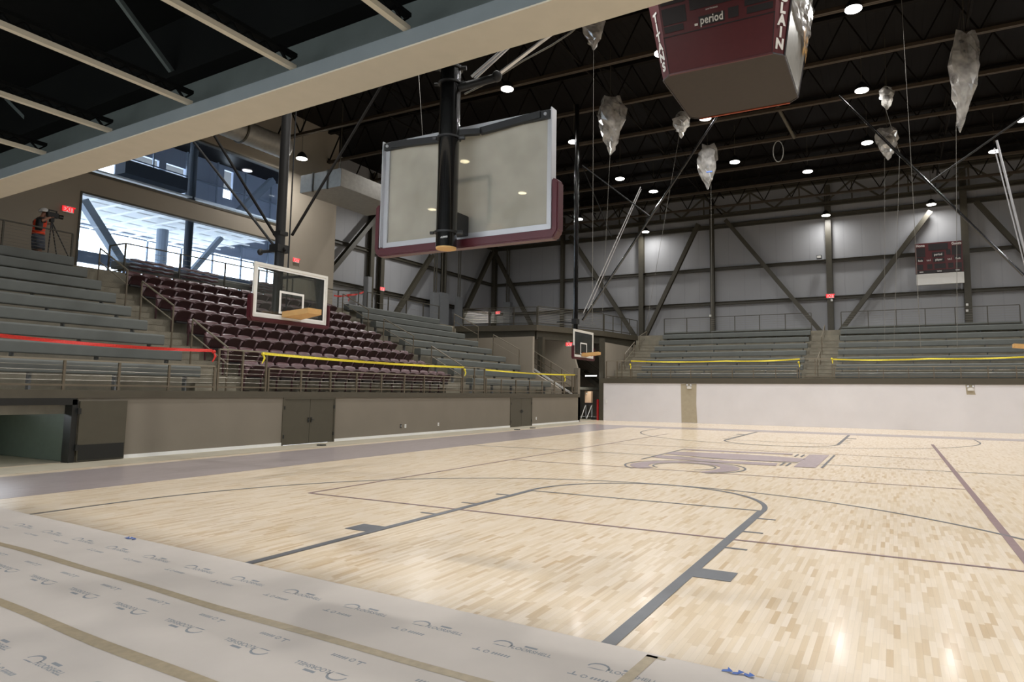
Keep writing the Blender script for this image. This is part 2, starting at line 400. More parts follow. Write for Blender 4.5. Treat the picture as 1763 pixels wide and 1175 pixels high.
for nm, rx, ry, w in (('logo_outer_outline', 1.27, 1.22, .045), ('logo_inner_outline', .66, .66, .04)):
    ribbon(nm, [el(rx, ry, math.radians(-62+i*286/60)) for i in range(61)], 'line', w, .0065)
floorline('logo_outline', [((-1.98, 11.6), (-1.92, 15.2)), ((1.98, 12.0), (1.98, 15.55)), ((1.12, 12.0), (1.12, 12.7)), ((1.25, 12.0), (1.25, 12.7)), ((1.12, 14.5), (1.12, 15.2)), ((1.27, 14.5), (1.27, 15.2))], 'line', .0066, .05)
# apron around the hall floor outside the maple
struct(MB().quad((-26, -9, -.01), (24, -9, -.01), (24, 41, -.01), (-26, 41, -.01)).build('floor_slab', 'concfloor')).name = 'floor_2'

# ---- left stand front wall with openings
def wallX(mb, y0, y1, z0, z1, x=XW, t=.25): mb.box(x-t, x, y0, y1, z0, z1)
ZT, ZF = 1.50, 1.33
lw = MB()
OP0, OP1 = 0.4, 4.22
wallX(lw, -9, OP0, 0, ZF); wallX(lw, OP0, OP1, 1.27, ZF); wallX(lw, OP1, 9.5, 0, ZF); wallX(lw, 11.46, 21.9, 0, ZF); wallX(lw, 23.9, 29.3, 0, ZF)
lw.box(-12.0, XW, 29.05, 29.3, 0, 2.9)
wl = struct(lw.build('wall_left', 'beige'))
struct(MB().box(XW-.3, XW+.03, -9, 29.2, ZF, ZT).build('trim_1', 'fascia'))
bb = MB()
for a, b in ((5.25, 9.5), (11.46, 21.9), (23.9, 29.2)): bb.box(XW, XW+.015, a, b, 0, .085)
struct(bb.build('baseboard_left', 'whitepl'))
# storage opening room
rm = MB().box(-15.2, -15.0, OP0-1, OP1+1, 0, 1.3); rm.box(-15, -12, OP1+.05, OP1+.2, 0, 1.3).box(-15, -12, OP0-.3, OP0-.1, 0, 1.3)
struct(rm.build('wall_storage', 'green_room'))
fr = MB().box(XW-.24, XW+.03, OP1-.09, OP1+.02, 0, 1.3); fr.box(XW-.24, XW+.03, OP0-.02, OP0+.1, 0, 1.3).box(XW-.24, XW+.03, OP0, OP1, 1.19, 1.33)
struct(fr.build('trim_2', 'grip'))
stl = bpy.data.lights.new('storage_lamp_light', 'AREA'); stl.size = .5; stl.energy = 6; stl.color = (.85, 1, .9)
so = bpy.data.objects.new('storage_lamp_light', stl); COL.objects.link(so); so.location = (-13.6, 2.0, 1.25)
# open door leaf folded flat on the wall
d1 = struct(MB().box(XW+.02, XW+.07, 4.26, 5.22, .02, 1.27).build('door_1', 'doorpaint'))
MB().box(XW+.07, XW+.078, 4.28, 5.2, .04, .36).build('kick_plate', 'grip', d1)
MB().box(XW+.02, XW+.09, 4.22, 4.28, 1.0, 1.12).box(XW+.02, XW+.09, 4.22, 4.28, .25, .37).build('hinge', 'grip', d1)
def doors(n, y0, y1):
    ym = (y0+y1)/2
    d = struct(MB().box(XW-.2, XW+.025, y0, y0+.05, 0, ZF).box(XW-.2, XW+.025, y1-.05, y1, 0, ZF).box(XW-.2, XW+.025, y0+.05, y1-.05, ZF-.05, ZF).build('door_%d' % n, 'doorpaint'))
    MB().box(XW-.06, XW+.008, y0+.052, ym-.004, .01, ZF-.052).build('leaf', 'doorpaint', d, bevel=.003)
    MB().box(XW-.06, XW+.008, ym+.004, y1-.052, .01, ZF-.052).build('leaf', 'doorpaint', d, bevel=.003)
    for y in (y0+.05, y1-.05):
        for zz in (.2, 1.0): MB().box(XW, XW+.035, y-.02, y+.02, zz, zz+.1).build('hinge', 'grip', d)
    for s in (-1, 1):
        MB().box(XW+.008, XW+.03, ym+s*.05-.02, ym+s*.05+.02, .62, .76).tube([(XW+.045, ym+s*.05, .69), (XW+.05, ym+s*.13, .69)], .011).build('door_handle', 'grip', d)
doors(2, 9.5, 11.46); doors(3, 21.9, 23.9)
for k, (y, zz, nm) in enumerate(((14.54, .35, 'dark socket nearest the double doors on the beige stand wall'), (14.78, .34, 'white socket beside the dark one on the beige stand wall'), (16.67, .33, 'lone white socket in the middle of the beige stand wall'), (24.33, .33, 'small white socket right of the far door pair'))):
    t = thing('wall_socket', nm, 'socket', (XW, y, zz)); MB().box(XW+.001, XW+.012, y-.04, y+.04, zz-.06, zz+.06).build('cover_plate', 'grip' if k == 0 else 'whitepl', t); MB().box(XW+.012, XW+.016, y-.015, y+.015, zz-.03, zz+.03).build('outlet_face', 'silver', t)
for k, (px, py) in enumerate(((545, 768), (885, 741), (912, 738))):
    p = PZ(px, py, 0); tag(MB().prism([(p.x, p.y, .006), (p.x+.16, p.y+.05, .006), (p.x+.2, p.y+.16, .006), (p.x+.03, p.y+.1, .006)], (0, 0, .03)).build('door_wedge', 'grip'), ('dark wedge lying before the near double doors', 'dark wedge lying left of the far door pair', 'dark wedge lying right of the far door pair')[k], 'wedge')

# ---- left stand tiers (concrete)
RUN, RISE = .815, .424
def XT(k): return -12.05-RUN*k        # riser face of tier k
def FZ(k): return 1.49+RISE*k
ZC = 5.32                              # concourse level
NT = 8
def tiers(y0, y1, name, label):
    mb = MB()
    prof = [(XW-.26, 1.0), (XW-.26, FZ(0))]
    for k in range(1, NT+1): prof += [(XT(k), FZ(k-1)), (XT(k), FZ(k))]
    prof += [(-19.0, FZ(NT)), (-19.0, ZC), (-19.05, ZC), (-19.05, 3.9)]
    # fold to a closed outline
    mb.prism([(x, y0, zz) for x, zz in prof], (0, y1-y0, 0))
    o = mb.build(name, 'concrete', fix=True); o['kind'] = 'structure'; return o
AY = [(-9, 7.05), (8.45, 17.95), (19.05, 26.2)]
struct(tiers(-9, 27.35, 'floor_3', ''))
struct(MB().box(-24.2, -19.05, -9, 27.8, 4.7, ZC).build('floor_4', 'concfloor'))
# aisle half steps
for n, (a, b) in enumerate(((7.35, 8.55), (18.1, 18.95), (26.35, 27.3))):
    mb = MB()
    for k in range(1, NT+1): mb.box(XT(k)-.01, XT(k)+.40, a, b, FZ(k-1)-.01, FZ(k-1)+RISE/2)
    mb.box(-19.05, -18.6, a, b, FZ(NT)-.01, FZ(NT)+.24)
    st = struct(mb.build('floor_%d' % (5+n), 'concrete', bevel=.006))
    nz = MB()
    for k in range(1, NT+1):
        nz.box(XT(k)+.36, XT(k)+.41, a, b, FZ(k-1)+RISE/2, FZ(k-1)+RISE/2+.006); nz.box(XT(k)-.05, XT(k)+.006, a, b, FZ(k), FZ(k)+.006)
    nz.build('step_edge', 'railtop', st)

# ---- benches
def rounded(w, h, r=.06):
    return [(-w/2, -h/2), (w/2-.02, -h/2), (w/2, -h/2+.02), (w/2, h/2-r), (w/2-r*.3, h/2-r*.3), (w/2-r, h/2), (-w/2+r, h/2), (-w/2, h/2-r)]
ORD = ['front', 'second', 'third', 'fourth', 'fifth', 'sixth', 'seventh', 'eighth', 'top']
def bench_x(k, y0, y1, sec, x=None, zc=None, lab=None):
    x = XT(k)-.30 if x is None else x; zc = FZ(k)+.49 if zc is None else zc
    t = thing('bleacher_bench', lab or ('long grey bleacher bench, %s row up in the %s' % (ORD[k], sec)), 'bench', (x, y0, zc-.49), 'grey benches of the '+sec)
    pr = [(x-.17, zc-.12), (x+.16, zc-.14), (x+.18, zc-.12), (x+.18, zc+.10), (x+.15, zc+.14), (x-.15, zc+.14), (x-.17, zc+.1)]
    MB().prism([(a, y0, b) for a, b in pr], (0, y1-y0, 0)).build('seat_board', 'bench', t, bevel=.006)
    n = max(2, int((y1-y0)/1.6))
    for i in range(n+1):
        y = y0+.25+(y1-y0-.5)*i/n; MB().box(x-.14, x-.02, y-.02, y+.02, zc-(.49 if k < 8 or x > -19.3 else .47), zc-.12).build('support_bracket', 'panelbox', t)
for k in range(9): bench_x(k, -8.5, 7.28+.02*k, 'section left of the maroon seats')
rght = [27.05, 26.9, 26.75, 26.6, 26.5, 26.42, 26.34, 26.28, 26.2]
left = [19.55, 19.36, 19.26, 19.15, 19.09, 19.05, 19.03, 19.0, 18.98]
for k in range(8): bench_x(k, left[k], min(rght[k], 26.7 if k else 27.0)-.55 if False else rght[k]-.35, 'section right of the maroon seats')
bench_x(8, 19.0, 25.9, 'section right of the maroon seats')
bench_x(8, 9.6, 17.8, '', x=-20.5, zc=5.32+.47, lab='dark backless bench on the concourse behind the maroon seats')
ZC_ = 5.32

# ---- far stand
def YT(k): return YF+.02+.8*k
def GZ(k): return 2.10+.432*k
XA, XB = -11.5, 13.5
wf = struct(MB().box(-11.48, 24, YF, YF+.25, 0, 2.14).build('wall_far', 'white'))
struct(MB().box(-11.62, 24, YF-.04, YF+.3, 2.14, 2.42).build('trim_3', 'fascia'))
for px0, px1, py0, py1 in ((1172, 1200, 661, 729), (1662, 1679, 663, 680)):
    a = PY(px0, py0, YF); b = PY(px1, py1, YF)
    MB().poly([(a.x, YF-.003, a.z), (a.x+.03, YF-.003, max(b.z, .02)), (b.x+.02, YF-.003, max(b.z, .02)), (b.x-.03, YF-.003, (a.z+b.z)/2), (b.x, YF-.003, a.z)]).build('paint_patch', 'patch', wf)
mb = MB(); prof = [(YF+.26, 1.2), (YF+.26, GZ(0))]
for k in range(1, 7): prof += [(YT(k)+.15, GZ(k-1)), (YT(k)+.15, GZ(k))]
prof += [(37.5, GZ(6)), (37.5, ZC), (37.6, ZC), (37.6, 3.6)]
mb.prism([(XA, y, zz) for y, zz in prof], (25.5, 0, 0)); struct(mb.build('floor_8', 'concrete', fix=True))
struct(MB().box(-24.2, 24, 37.6, 40.2, 4.7, ZC).build('floor_9', 'concfloor'))
for n, (a, b) in enumerate(((-11.35, -9.75), (-.66, .8), (9.55, 11.0))):
    mb = MB()
    for k in range(1, 7): mb.box(a, b, YT(k)+.15-.38, YT(k)+.16, GZ(k-1)-.01, GZ(k-1)+.216)
    mb.box(a, b, 37.1, 37.55, GZ(6)-.01, GZ(6)+.3)
    st = struct(mb.build('floor_%d' % (10+n), 'concrete', bevel=.006))
    nz = MB()
    for k in range(1, 7): nz.box(a, b, YT(k)-.24, YT(k)-.16, GZ(k-1)+.19, GZ(k-1)+.222); nz.box(a, b, YT(k)+.135, YT(k)+.22, GZ(k)-.025, GZ(k)+.006)
    nz.build('step_edge', 'railtop', st)
def bench_y(k, x0, x1, sec):
    y = YT(k)+.15+.32; zc = GZ(k)+.48
    if k == 7: y = 37.75; zc = ZC+.05
    t = thing('bleacher_bench', 'long grey bleacher bench, %s row up in the %s' % ((ORD[k] if k < 7 else 'topmost'), sec), 'bench', (x0, y, zc-.48), 'grey benches of the '+sec)
    pr = [(y+.17, zc-.12), (y-.16, zc-.14), (y-.18, zc-.12), (y-.18, zc+.10), (y-.15, zc+.14), (y+.15, zc+.14), (y+.17, zc+.1)]
    MB().prism([(x0, a, b) for a, b in pr], (x1-x0, 0, 0)).build('seat_board', 'bench', t, bevel=.006)
    n = max(2, int((x1-x0)/1.6))
    for i in range(n+1):
        x = x0+.25+(x1-x0-.5)*i/n; MB().box(x-.02, x+.02, y+.02, y+.14, max(zc-.48, GZ(min(k, 6))), zc-.12).build('support_bracket', 'panelbox', t)
for k in range(8):
    bench_y(k, -9.56, -.74, 'far stand left of its middle stairs'); bench_y(k, .87, 9.45, 'far stand right of its middle stairs')

# ---- maroon seats
def make_chair():
    t = thing('stadium_seat', '', 'seat', (0, 0, 0), 'maroon stadium seats')
    w = .235
    def back(u, v):   # u across, v up
        y = (u-.5)*2*w*(1-.10*max(0, v-.6)/.4*0); top = .86-.035*abs((u-.5)*2)**3
        z = .42+(top-.42)*v; x = -.20-.13*v-.05*(1-abs((u-.5)*2)**2)+.02*math.sin(v*PI)
        return (x, y, z)
    MB().grid(back, 8, 6).build('backrest', 'seat', t, smooth=True, solid=.035)
    def seat(u, v):   # tipped up seat: v from hinge to its raised front lip
        q = abs((u-.5)*2); y = (u-.5)*2*(w-.012)*(1-.10*max(0, v-.7)/.3*q)
        x = -.17+.20*v-.03*math.sin(v*PI); z = .40+.34*v-.05*q**3*v+.01*math.sin(v*PI)
        return (x, y, z)
    MB().grid(seat, 8, 8).build('seat_pan', 'seatshade', t, smooth=True, solid=.04)
    MB().box(-.20, -.10, -w+.03, w-.03, .34, .40).build('hinge_bar', 'seatd', t, bevel=.01)
    MB().bar((-.30, -w-.025, .72), (.10, -w-.025, .66), .045, .035).bar((-.22, -w-.025, .0), (-.22, -w-.025, .66), .03, .06, (1, 0, 0)).build('armrest', 'arm', t, bevel=.008)
    MB().box(-.28, .02, -w-.045, -w-.005, 0, .03).build('support_leg', 'seatd', t)
    return t
chair = make_chair(); first = [True]
def place_chair(x, y, zz, label, rz=0.):
    if first[0]: r = chair; first[0] = False
    else:
        r = chair.copy(); COL.objects.link(r)
        for c in list(chair.children):
            q = c.copy(); COL.objects.link(q); q.parent = r
    r.location = (x, y, zz); r['label'] = label; r.rotation_euler = (0, 0, rz)
NS = ['first', 'second', 'third', 'fourth', 'fifth', 'sixth', 'seventh', 'eighth', 'ninth', 'tenth', 'eleventh', 'twelfth', 'thirteenth', 'fourteenth', 'fifteenth', 'sixteenth', 'seventeenth']
for k in range(8):
    a = 8.86; b = [18.2, 18.06, 17.98, 17.9, 17.82, 17.76, 17.72, 17.7][k]
    n = 17; pitch = (b-a)/n
    for i in range(n):
        gap = .05 if i >= 8 else -.03
        place_chair(XT(k)-.36 if k else -12.32, a+pitch*(i+.5)+gap, FZ(k), 'maroon plastic stadium seat, %s row up, %s from the left aisle' % (ORD[k], NS[i]))
# stacked seats waiting on the concourse
for g, (px, py, lab) in enumerate(((222, 462, 'by the top of the left stairs'), (340, 480, 'against the lobby glass in the middle'), (458, 500, 'on the concourse behind the nearer hoop'))):
    p = PX(px, py, -19.8)+Vector((0, .75 if g == 0 else 0, 0))
    t = thing('seat_stack', 'stack of maroon seat shells %s' % lab, 'stack of seats', (-19.8, p.y, ZC), 'stacks of uninstalled maroon seats')
    for q in range(4):
        zb = ZC+.14+.13*q
        def f(u, v, zb=zb, q=q): return (-20.05+.6*v, p.y-.62+1.24*u, zb+.05*math.sin(v*PI)+.16*(1-v)**3+.035*abs(math.sin(u*PI*2.5)))
        MB().grid(f, 20, 6).build('seat_shell', 'seat', t, smooth=True, solid=.05)
    MB().box(-20.1, -19.5, p.y-.65, p.y+.65, ZC, ZC+.1).build('pallet', 'seatd', t)

# ---- railings
def railing(name, label, posts, zt, zb, cables=5, m='rail', bot=.10, post=.045, group=None, cat='railing'):
    """posts: list of (x,y,z_floor); zt height of top rail above the floor"""
    P = [Vector(p) for p in posts]
    t = thing(name, label, cat, P[0], group)
    for p in P: MB().bar(p, p+Vector((0, 0, zt)), post, post, (1, 0, 0)).build('post', m, t)
    tr = MB(); br = MB(); cb = MB()
    for a, b in zip(P[:-1], P[1:]):
        tr.bar(a+Vector((0, 0, zt+.012)), b+Vector((0, 0, zt+.012)), .055, .035)
        br.bar(a+Vector((0, 0, bot)), b+Vector((0, 0, bot)), .035, .04)
        for i in range(cables):
            h = bot+(zt-bot)*(i+1)/(cables+1); cb.tube([a+Vector((0, 0, h)), b+Vector((0, 0, h))], .010 if name == 'bridge_railing' else .006, 5)
    tr.build('top_rail', 'railtop' if m == 'rail' else m, t); br.build('bottom_rail', m, t)
    if cables: cb.build('cable_infill', 'cable', t)
    return t
RX = -11.8
railing('ledge_railing', 'low cable railing in front of the left grey benches', [(RX, y, ZT) for y in (-2.6, -1.3, 0, 1.35, 2.7, 3.97, 5.07, 6.21, 7.39)], .61, 0, 4)
railing('ledge_railing', 'tall railing panel at the foot of the stairs left of the maroon seats', [(RX, y, ZT) for y in (7.49, 8.2, 8.94)], 1.05, 0, 7)
railing('ledge_railing', 'low cable railing in front of the maroon seats', [(RX, y, ZT) for y in (9.03, 10.16, 11.29, 12.4, 13.56, 14.74, 15.85, 17.03, 18.2)], .61, 0, 4)
railing('ledge_railing', 'tall railing panel at the foot of the stairs right of the maroon seats', [(RX, y, ZT) for y in (18.3, 19.11, 19.86)], 1.03, 0, 2)
railing('ledge_railing', 'low railing in front of the right grey benches of the left stand', [(RX, y, ZT) for y in (20.0, 21.23, 22.49, 23.77, 25.02, 26.33)], .61, 0, 2)
railing('ledge_railing', 'tall railing panel at the far corner end of the left stand', [(RX, y, ZT) for y in (27.5, 28.42, 28.75, 29.1)], 1.03, 0, 0)
railing('ledge_railing', 'short low railing before the stairs at the right end of the left stand', [(RX, y, ZT) for y in (26.38, 27.45)], .61, 0, 2)
ZL = 2.42
railing('ledge_railing', 'tall railing panel at the left end of the far stand', [(x, YF+.05, ZL) for x in (-11.32, -10.66, -10.37, -9.85)], .98, 0, 0)
railing('ledge_railing', 'low railing before the left benches of the far stand', [(x, YF+.05, ZL) for x in (-9.76, -8.61, -7.49, -6.37, -5.25, -4.14, -3.04, -1.93, -.88)], .54, 0, 2)
railing('ledge_railing', 'tall railing panel at the middle stairs of the far stand', [(x, YF+.05, ZL) for x in (-.78, -.03, .75)], .97, 0, 0)
railing('ledge_railing', 'low railing before the right benches of the far stand', [(x, YF+.05, ZL) for x in (.86, 1.95, 3.02, 4.09, 5.13, 6.2, 7.25, 8.31, 9.4)], .54, 0, 2)
railing('concourse_railing', 'dark railing on the concourse behind the left benches of the far stand', [(x, 37.55, ZC) for x in (-9.58, -8.1, -6.6, -5.1, -3.63, -2.15, -.7)], 1.04, 0, 6, 'steel')
railing('concourse_railing', 'dark railing on the concourse behind the right benches of the far stand', [(x, 37.55, ZC) for x in (.9, 2.3, 3.7, 5.1, 6.5, 7.95, 9.36)], 1.02, 0, 6, 'steel')
railing('concourse_railing', 'dark cable railing in front of the camera operator', [(-19.0, y, ZC) for y in (-2, 1.0, 4.0, 5.7, 7.5)], .95, 0, 8, 'steel')
railing('concourse_railing', 'dark railing in front of the lobby windows above the maroon seats', [(-19.9, 9.1, ZC), (-19.0, 9.1, ZC), (-19.0, 11.0, ZC), (-19.0, 12.8, ZC), (-19.0, 14.3, ZC), (-19.0, 16.0, ZC), (-19.0, 17.6, ZC)], .98, 0, 4, 'steel')
railing('concourse_railing', 'dark railing by the red tape beside the beige pier', [(-20.0, 18.3, ZC), (-20.0, 19.6, ZC), (-19.0, 19.9, ZC)], .96, 0, 5, 'steel')
railing('concourse_railing', 'dark railing behind the top right bench of the left stand', [(-19.0, y, ZC) for y in (20.5, 22.0, 23.4, 24.8, 26.2)], .95, 0, 1, 'steel')
# aisle handrails
def handrail(p, q, hb_p, hb_q, lab, ax):
    p = Vector(p); q = Vector(q)
    t = thing('aisle_handrail', lab, 'handrail', (p.x, p.y, hb_p))
    MB().tube([(p.x, p.y, hb_p), p], .024, 8).build('post', 'rail', t, smooth=True)
    MB().tube([(q.x, q.y, hb_q), q], .024, 8).build('post', 'rail', t, smooth=True)
    MB().tube([p, q], .024, 8).build('top_rail', 'railtop', t, smooth=True)
    d = Vector((0, 0, -.42)); MB().tube([p+d, q+d], .018, 8).build('mid_rail', 'railtop', t, smooth=True)
def stairz(x):  # floor under a given x on the left stand
    k = max(0, min(NT, int((-12.05-x)/RUN)));  return FZ(k)
for sec, y, L in (('left of the maroon seats', 7.95, [(-18.3, 5.85, -16.78, 5.05), (-16.02, 4.66, -14.48, 3.87), (-13.6, 3.45, -12.08, 2.63)]),
                  ('right of the maroon seats', 18.5, [(-18.6, 5.9, -17.05, 5.1), (-16.15, 4.66, -14.5, 3.87), (-13.54, 3.42, -12.0, 2.6)]),
                  ('at the right end of the left stand', 26.8, [(-18.38, 5.89, -16.76, 5.11), (-15.77, 4.65, -14.13, 3.82)])):
    for i, (xa, za, xb, zb) in enumerate(L):
        handrail((xa, y, za), (xb, y, zb), stairz(xa), stairz(xb), '%s handrail on the stairs %s' % (('top', 'middle' if len(L) == 3 else 'lower', 'bottom')[i], sec), 0)
def stairzy(y): k = max(0, min(6, int((y-YF-.17)/.8))); return GZ(k)
for sec, x, L in (('left end stairs of the far stand', -10.9, [(33.9, 35.6), (36.5, 37.9)]), ('middle stairs of the far stand', .0, [(33.0, 34.5), (35.6, 37.7)])):
    for i, (ya, yb) in enumerate(L):
        handrail((x, ya, stairzy(ya)+.95), (x, yb, stairzy(yb)+.95), stairzy(ya), stairzy(yb), '%s handrail on the %s' % (('lower', 'upper')[i], sec), 1)

# ---- barrier tapes
def tape(name, pts, m, w, lab, knot=None):
    P = [Vector(p) for p in pts]; out = []
    for a, b in zip(P[:-1], P[1:]):
        for i in range(12):
            s = i/12; q = a.lerp(b, s); out.append(q-Vector((0, 0, .05*4*s*(1-s))))
    out.append(P[-1]); mb = MB()
    def wv(i): return Vector((0.012*math.sin(i*.9), 0.012*math.sin(i*.9), 0))
    for i in range(len(out)-1):
        u = Vector((0, 0, w/2)); mb.quad(out[i]-u+wv(i), out[i+1]-u+wv(i+1), out[i+1]+u-wv(i+1), out[i]+u-wv(i))
    o = thing(name, lab, 'barrier tape', P[0])
    mb.build('tape_band', m, o, solid=.004)
    for kx in (knot or []):
        MB().ell(kx, (.05, .05, .05), 8, 6).tube([Vector(kx), Vector(kx)+Vector((.03, .03, -.12)), Vector(kx)+Vector((.04, -.05, -.26))], [.02, .03, .012], 6).build('knot', m, o)
    return o
def rp(px, py): return PX(px, py, RX+.06)
tape('red_barrier_tape', [rp(-60, 575), rp(0, 578), rp(366, 604)], 'redtape', .07, 'red tape strung across the front of the left grey benches', [rp(368, 606)])
tape('yellow_caution_tape', [rp(453, 609), rp(799, 633)], 'yellowtape', .07, 'yellow tape strung in front of the maroon seats', [rp(453, 610), rp(800, 637)])
tape('yellow_caution_tape', [rp(836, 637), rp(990, 646)], 'yellowtape', .06, 'short yellow tape at the corner end of the left stand', [rp(972, 649)])
def rq(px, py): return PY(px, py, YF)
tape('yellow_caution_tape', [rq(1086, 622), rq(1250, 622), rq(1377, 618.5)], 'yellowtape', .07, 'yellow tape across the left half of the far stand', [rq(1085, 628), rq(1375, 624)])
tape('yellow_caution_tape', [rq(1434, 619), rq(1600, 618), rq(1800, 613)], 'yellowtape', .07, 'yellow tape across the right half of the far stand', [rq(1432, 618)])
tape('red_barrier_tape', [PX(575, 509, -19.9), PX(600, 508, -19.9), PX(626, 503, -19.9)], 'redtape', .08, 'red tape tied across the concourse beside the beige pier', [PX(600, 510, -19.9)])

# ================================================================ OUTER WALLS
# left beige window wall at X=-22 (solid parts around two long windows)
XB2 = -22.0
mb = MB()
def wb(y0, y1, z0, z1): mb.box(XB2-.3, XB2, y0, y1, z0, z1)
LW0, LW1, LZ0, LZ1 = 9.12, 17.95, 5.62, 8.50
UZ0, UZ1 = 9.2, 11.93
wb(-9, LW0, 4.7, 15); wb(LW1, 21.2, 4.7, 15); wb(LW0, LW1, 4.7, LZ0); wb(LW0, LW1, LZ1, UZ0); wb(LW0, LW1, UZ1, 15)
struct(mb.build('wall_window_side', 'beige2')).name = 'wall_lobby'
struct(MB().box(-24.2, -22.3, 20.9, 21.2, 4.7, 15).build('wall_return', 'beige2'))
struct(MB().box(-24.4, -24.2, 21.0, 40.4, 4.0, 15).build('wall_left_upper', 'panelY'))
struct(MB().box(-24.4, 24, 40.2, 40.4, 4.0, 15).build('wall_far_upper', 'panelX'))
struct(MB().box(24, 24.3, -9, 40.4, 0, 15).build('wall_right', 'beige'))
struct(MB().box(-22, 24, -9.3, -9, 3.9, 15).box(-22, 24, -9.3, -9, 0, .4).box(-22, -8, -9.3, -9, .4, 3.9).box(10, 24, -9.3, -9, .4, 3.9).build('wall_near', 'beige'))
wn_ = MB()
for x_ in range(-8, 11, 1): wn_.box(x_-.04, x_+.04, -9.25, -9.1, .4, 3.9)
wn_.box(-8, 10, -9.25, -9.1, .4, .48).box(-8, 10, -9.25, -9.1, 3.82, 3.9)
struct(wn_.build('window_4', 'steel'))  # unseen window added to bring daylight onto the near beam and paper
def win(n, y0, y1, z0, z1, mull):
    w = struct(MB().box(XB2-.25, XB2+.02, y0, y0+.07, z0, z1).box(XB2-.25, XB2+.02, y1-.07, y1, z0, z1).box(XB2-.25, XB2+.02, y0+.07, y1-.07, z0, z0+.09).box(XB2-.25, XB2+.02, y0+.07, y1-.07, z1-.07, z1).build('window_%d' % n, 'steel'))
    MB().box(XB2-.14, XB2-.13, y0+.07, y1-.07, z0+.09, z1-.07).build('glass_pane', 'glass', w)
    if mull: MB().box(XB2-.22, XB2-.0, mull-.03, mull+.03, z0+.09, z1-.07).build('mullion', 'steel', w)
win(1, LW0, LW1, LZ0, LZ1, None); win(2, LW0, LW1, UZ0, UZ1, None)
# lobby behind
struct(MB().box(-36, -22.3, -2, 40.4, 5.0, 5.3).build('floor_13', 'lobbywhite'))
def obj1(name, mb, m, lab, cat, grp=None): return tag(mb.build(name, m), lab, cat, grp)
for k, y in enumerate((13.75,)):
    obj1('lobby_column', MB().tube([(-22.75, y, 5.3), (-22.75, y, 14.5)], .16, 14), 'lobbydark', 'dark round column right behind the lobby windows', 'column')
obj1('lobby_column', MB().tube([(-28.0, 15.9, 5.3), (-28.0, 15.9, 9.25)], .26, 14), 'lobbygrey', 'pale round column standing in the bright lobby', 'column')
obj1('lobby_column', MB().box(-31.2, -30.8, 12.3, 12.7, 5.3, 15), 'lobbygrey', 'square pale column at the lobby facade behind the near diagonal strut', 'column')
obj1('lobby_column', MB().box(-31.2, -30.8, 26.2, 26.6, 5.3, 15), 'lobbygrey', 'square pale column at the far right end of the lobby facade', 'column')
a = PX(142, 345, -25); b = PX(205, 445, -25); obj1('lobby_brace', MB().bar(a, b+(b-a)*.25, .3, .34, (1, 0, 0)), 'lobbygrey', 'thick pale diagonal strut at the left end of the lower lobby window', 'brace')
a = PX(384, 405, -27); b = PX(345, 450, -27); obj1('lobby_brace', MB().bar(a.lerp(b, .1), b+(b-a)*.6, .22, .26, (1, 0, 0)), 'lobbygrey', 'slim pale diagonal strut right of the dark column in the lower lobby window', 'brace')
a = PX(478, 302, -30); b = PX(425, 352, -30); obj1('lobby_brace', MB().bar(a.lerp(b, .18), b+(b-a)*.3, .35, .4, (1, 0, 0)), 'lobbygrey', 'dark diagonal strut seen through the upper lobby window', 'brace')
struct(MB().box(-36, -22.3, -2, 40.4, 15.0, 15.3).build('ceiling_2', 'lobbydark'))
# suspended open grid ceiling of the lobby
lc = thing('lobby_ceiling_grid', 'white open grid ceiling hung over the bright lobby', 'ceiling grid', (-27, 16, 9.4))
mb = MB()
for i in range(18): mb.box(-31.5, -22.6, 3+i*.95, 3.07+i*.95, 9.30, 9.38)
mb.build('cross_bars', 'lobbywhite', lc)
mb = MB()
for i in range(8): mb.box(-31.4+i*1.2, -31.32+i*1.2, 2, 20.6, 9.38, 9.44)
mb.build('long_bars', 'lobbywhite', lc)
MB().box(-31.5, -22.6, 2, 20.6, 9.55, 9.62).build('back_panel', 'lobbypanel', lc)
lcl = bpy.data.lights.new('lobby_fill_light', 'AREA'); lcl.shape = 'RECTANGLE'; lcl.size = 8; lcl.size_y = 22; lcl.energy = 700; lcl.color = (.9, .96, 1)
lo = bpy.data.objects.new('lobby_fill_light', lcl); bpy.data.objects.remove(lo); bpy.data.lights.remove(lcl)
obj1('lobby_slab', MB().box(-29.8, -29.0, PX(215, 300, -29).y, PX(330, 300, -29).y, PX(300, 322, -29).z, PX(300, 300, -29).z), 'lobbydark', 'dark air duct seen through the upper lobby window', 'duct')
# glazed facade of the lobby: frames only below, panels with openings above
fa = MB()
for y in [4+1.9*i for i in range(14)]: fa.box(-31.6, -31.5, y, y+.07, 5.3, 15)
for zz in (5.3, 6.4, 9.3, 10.2, 11.8, 13.4): fa.box(-31.6, -31.5, -2, 40, zz, zz+.07)
struct(fa.build('window_3', 'lobbygrey'))
fp = MB(); XFc = -31.8
def fy(px, py): return PX(px, py, XFc).y
def fz(px, py): return PX(px, py, XFc).z
za, zt_ = fz(211, 317), fz(240, 267)
ya0, ya1, yb0, yb1, yc0, yc1 = fy(120, 310), fy(272, 285), fy(284, 290), fy(318, 290), fy(383, 320), fy(399, 320)
zc0, zc1 = fz(381, 340), fz(398, 297)
def fbx(y0, y1, z0, z1): fp.box(-31.9, -31.7, y0, y1, z0, z1)
ys0, ys1 = fy(280, 335), fy(337, 345); zs0, zs1 = fz(300, 342), fz(300, 333)
fbx(ya0-3, yc0, zt_, 15); fbx(ya0-3, ya0-.1, 9.5, zt_); fbx(ya0, ys0, 9.5, za); fbx(ys0, yb1, zs1, za); fbx(ys0, yb1, 9.5, zs0); fbx(ya1, yb0, za, zt_); fbx(yb1, ys1, zs1, zt_); fbx(yb1, ys1, 9.5, zs0); fbx(ys1, yc0, 9.5, zt_)
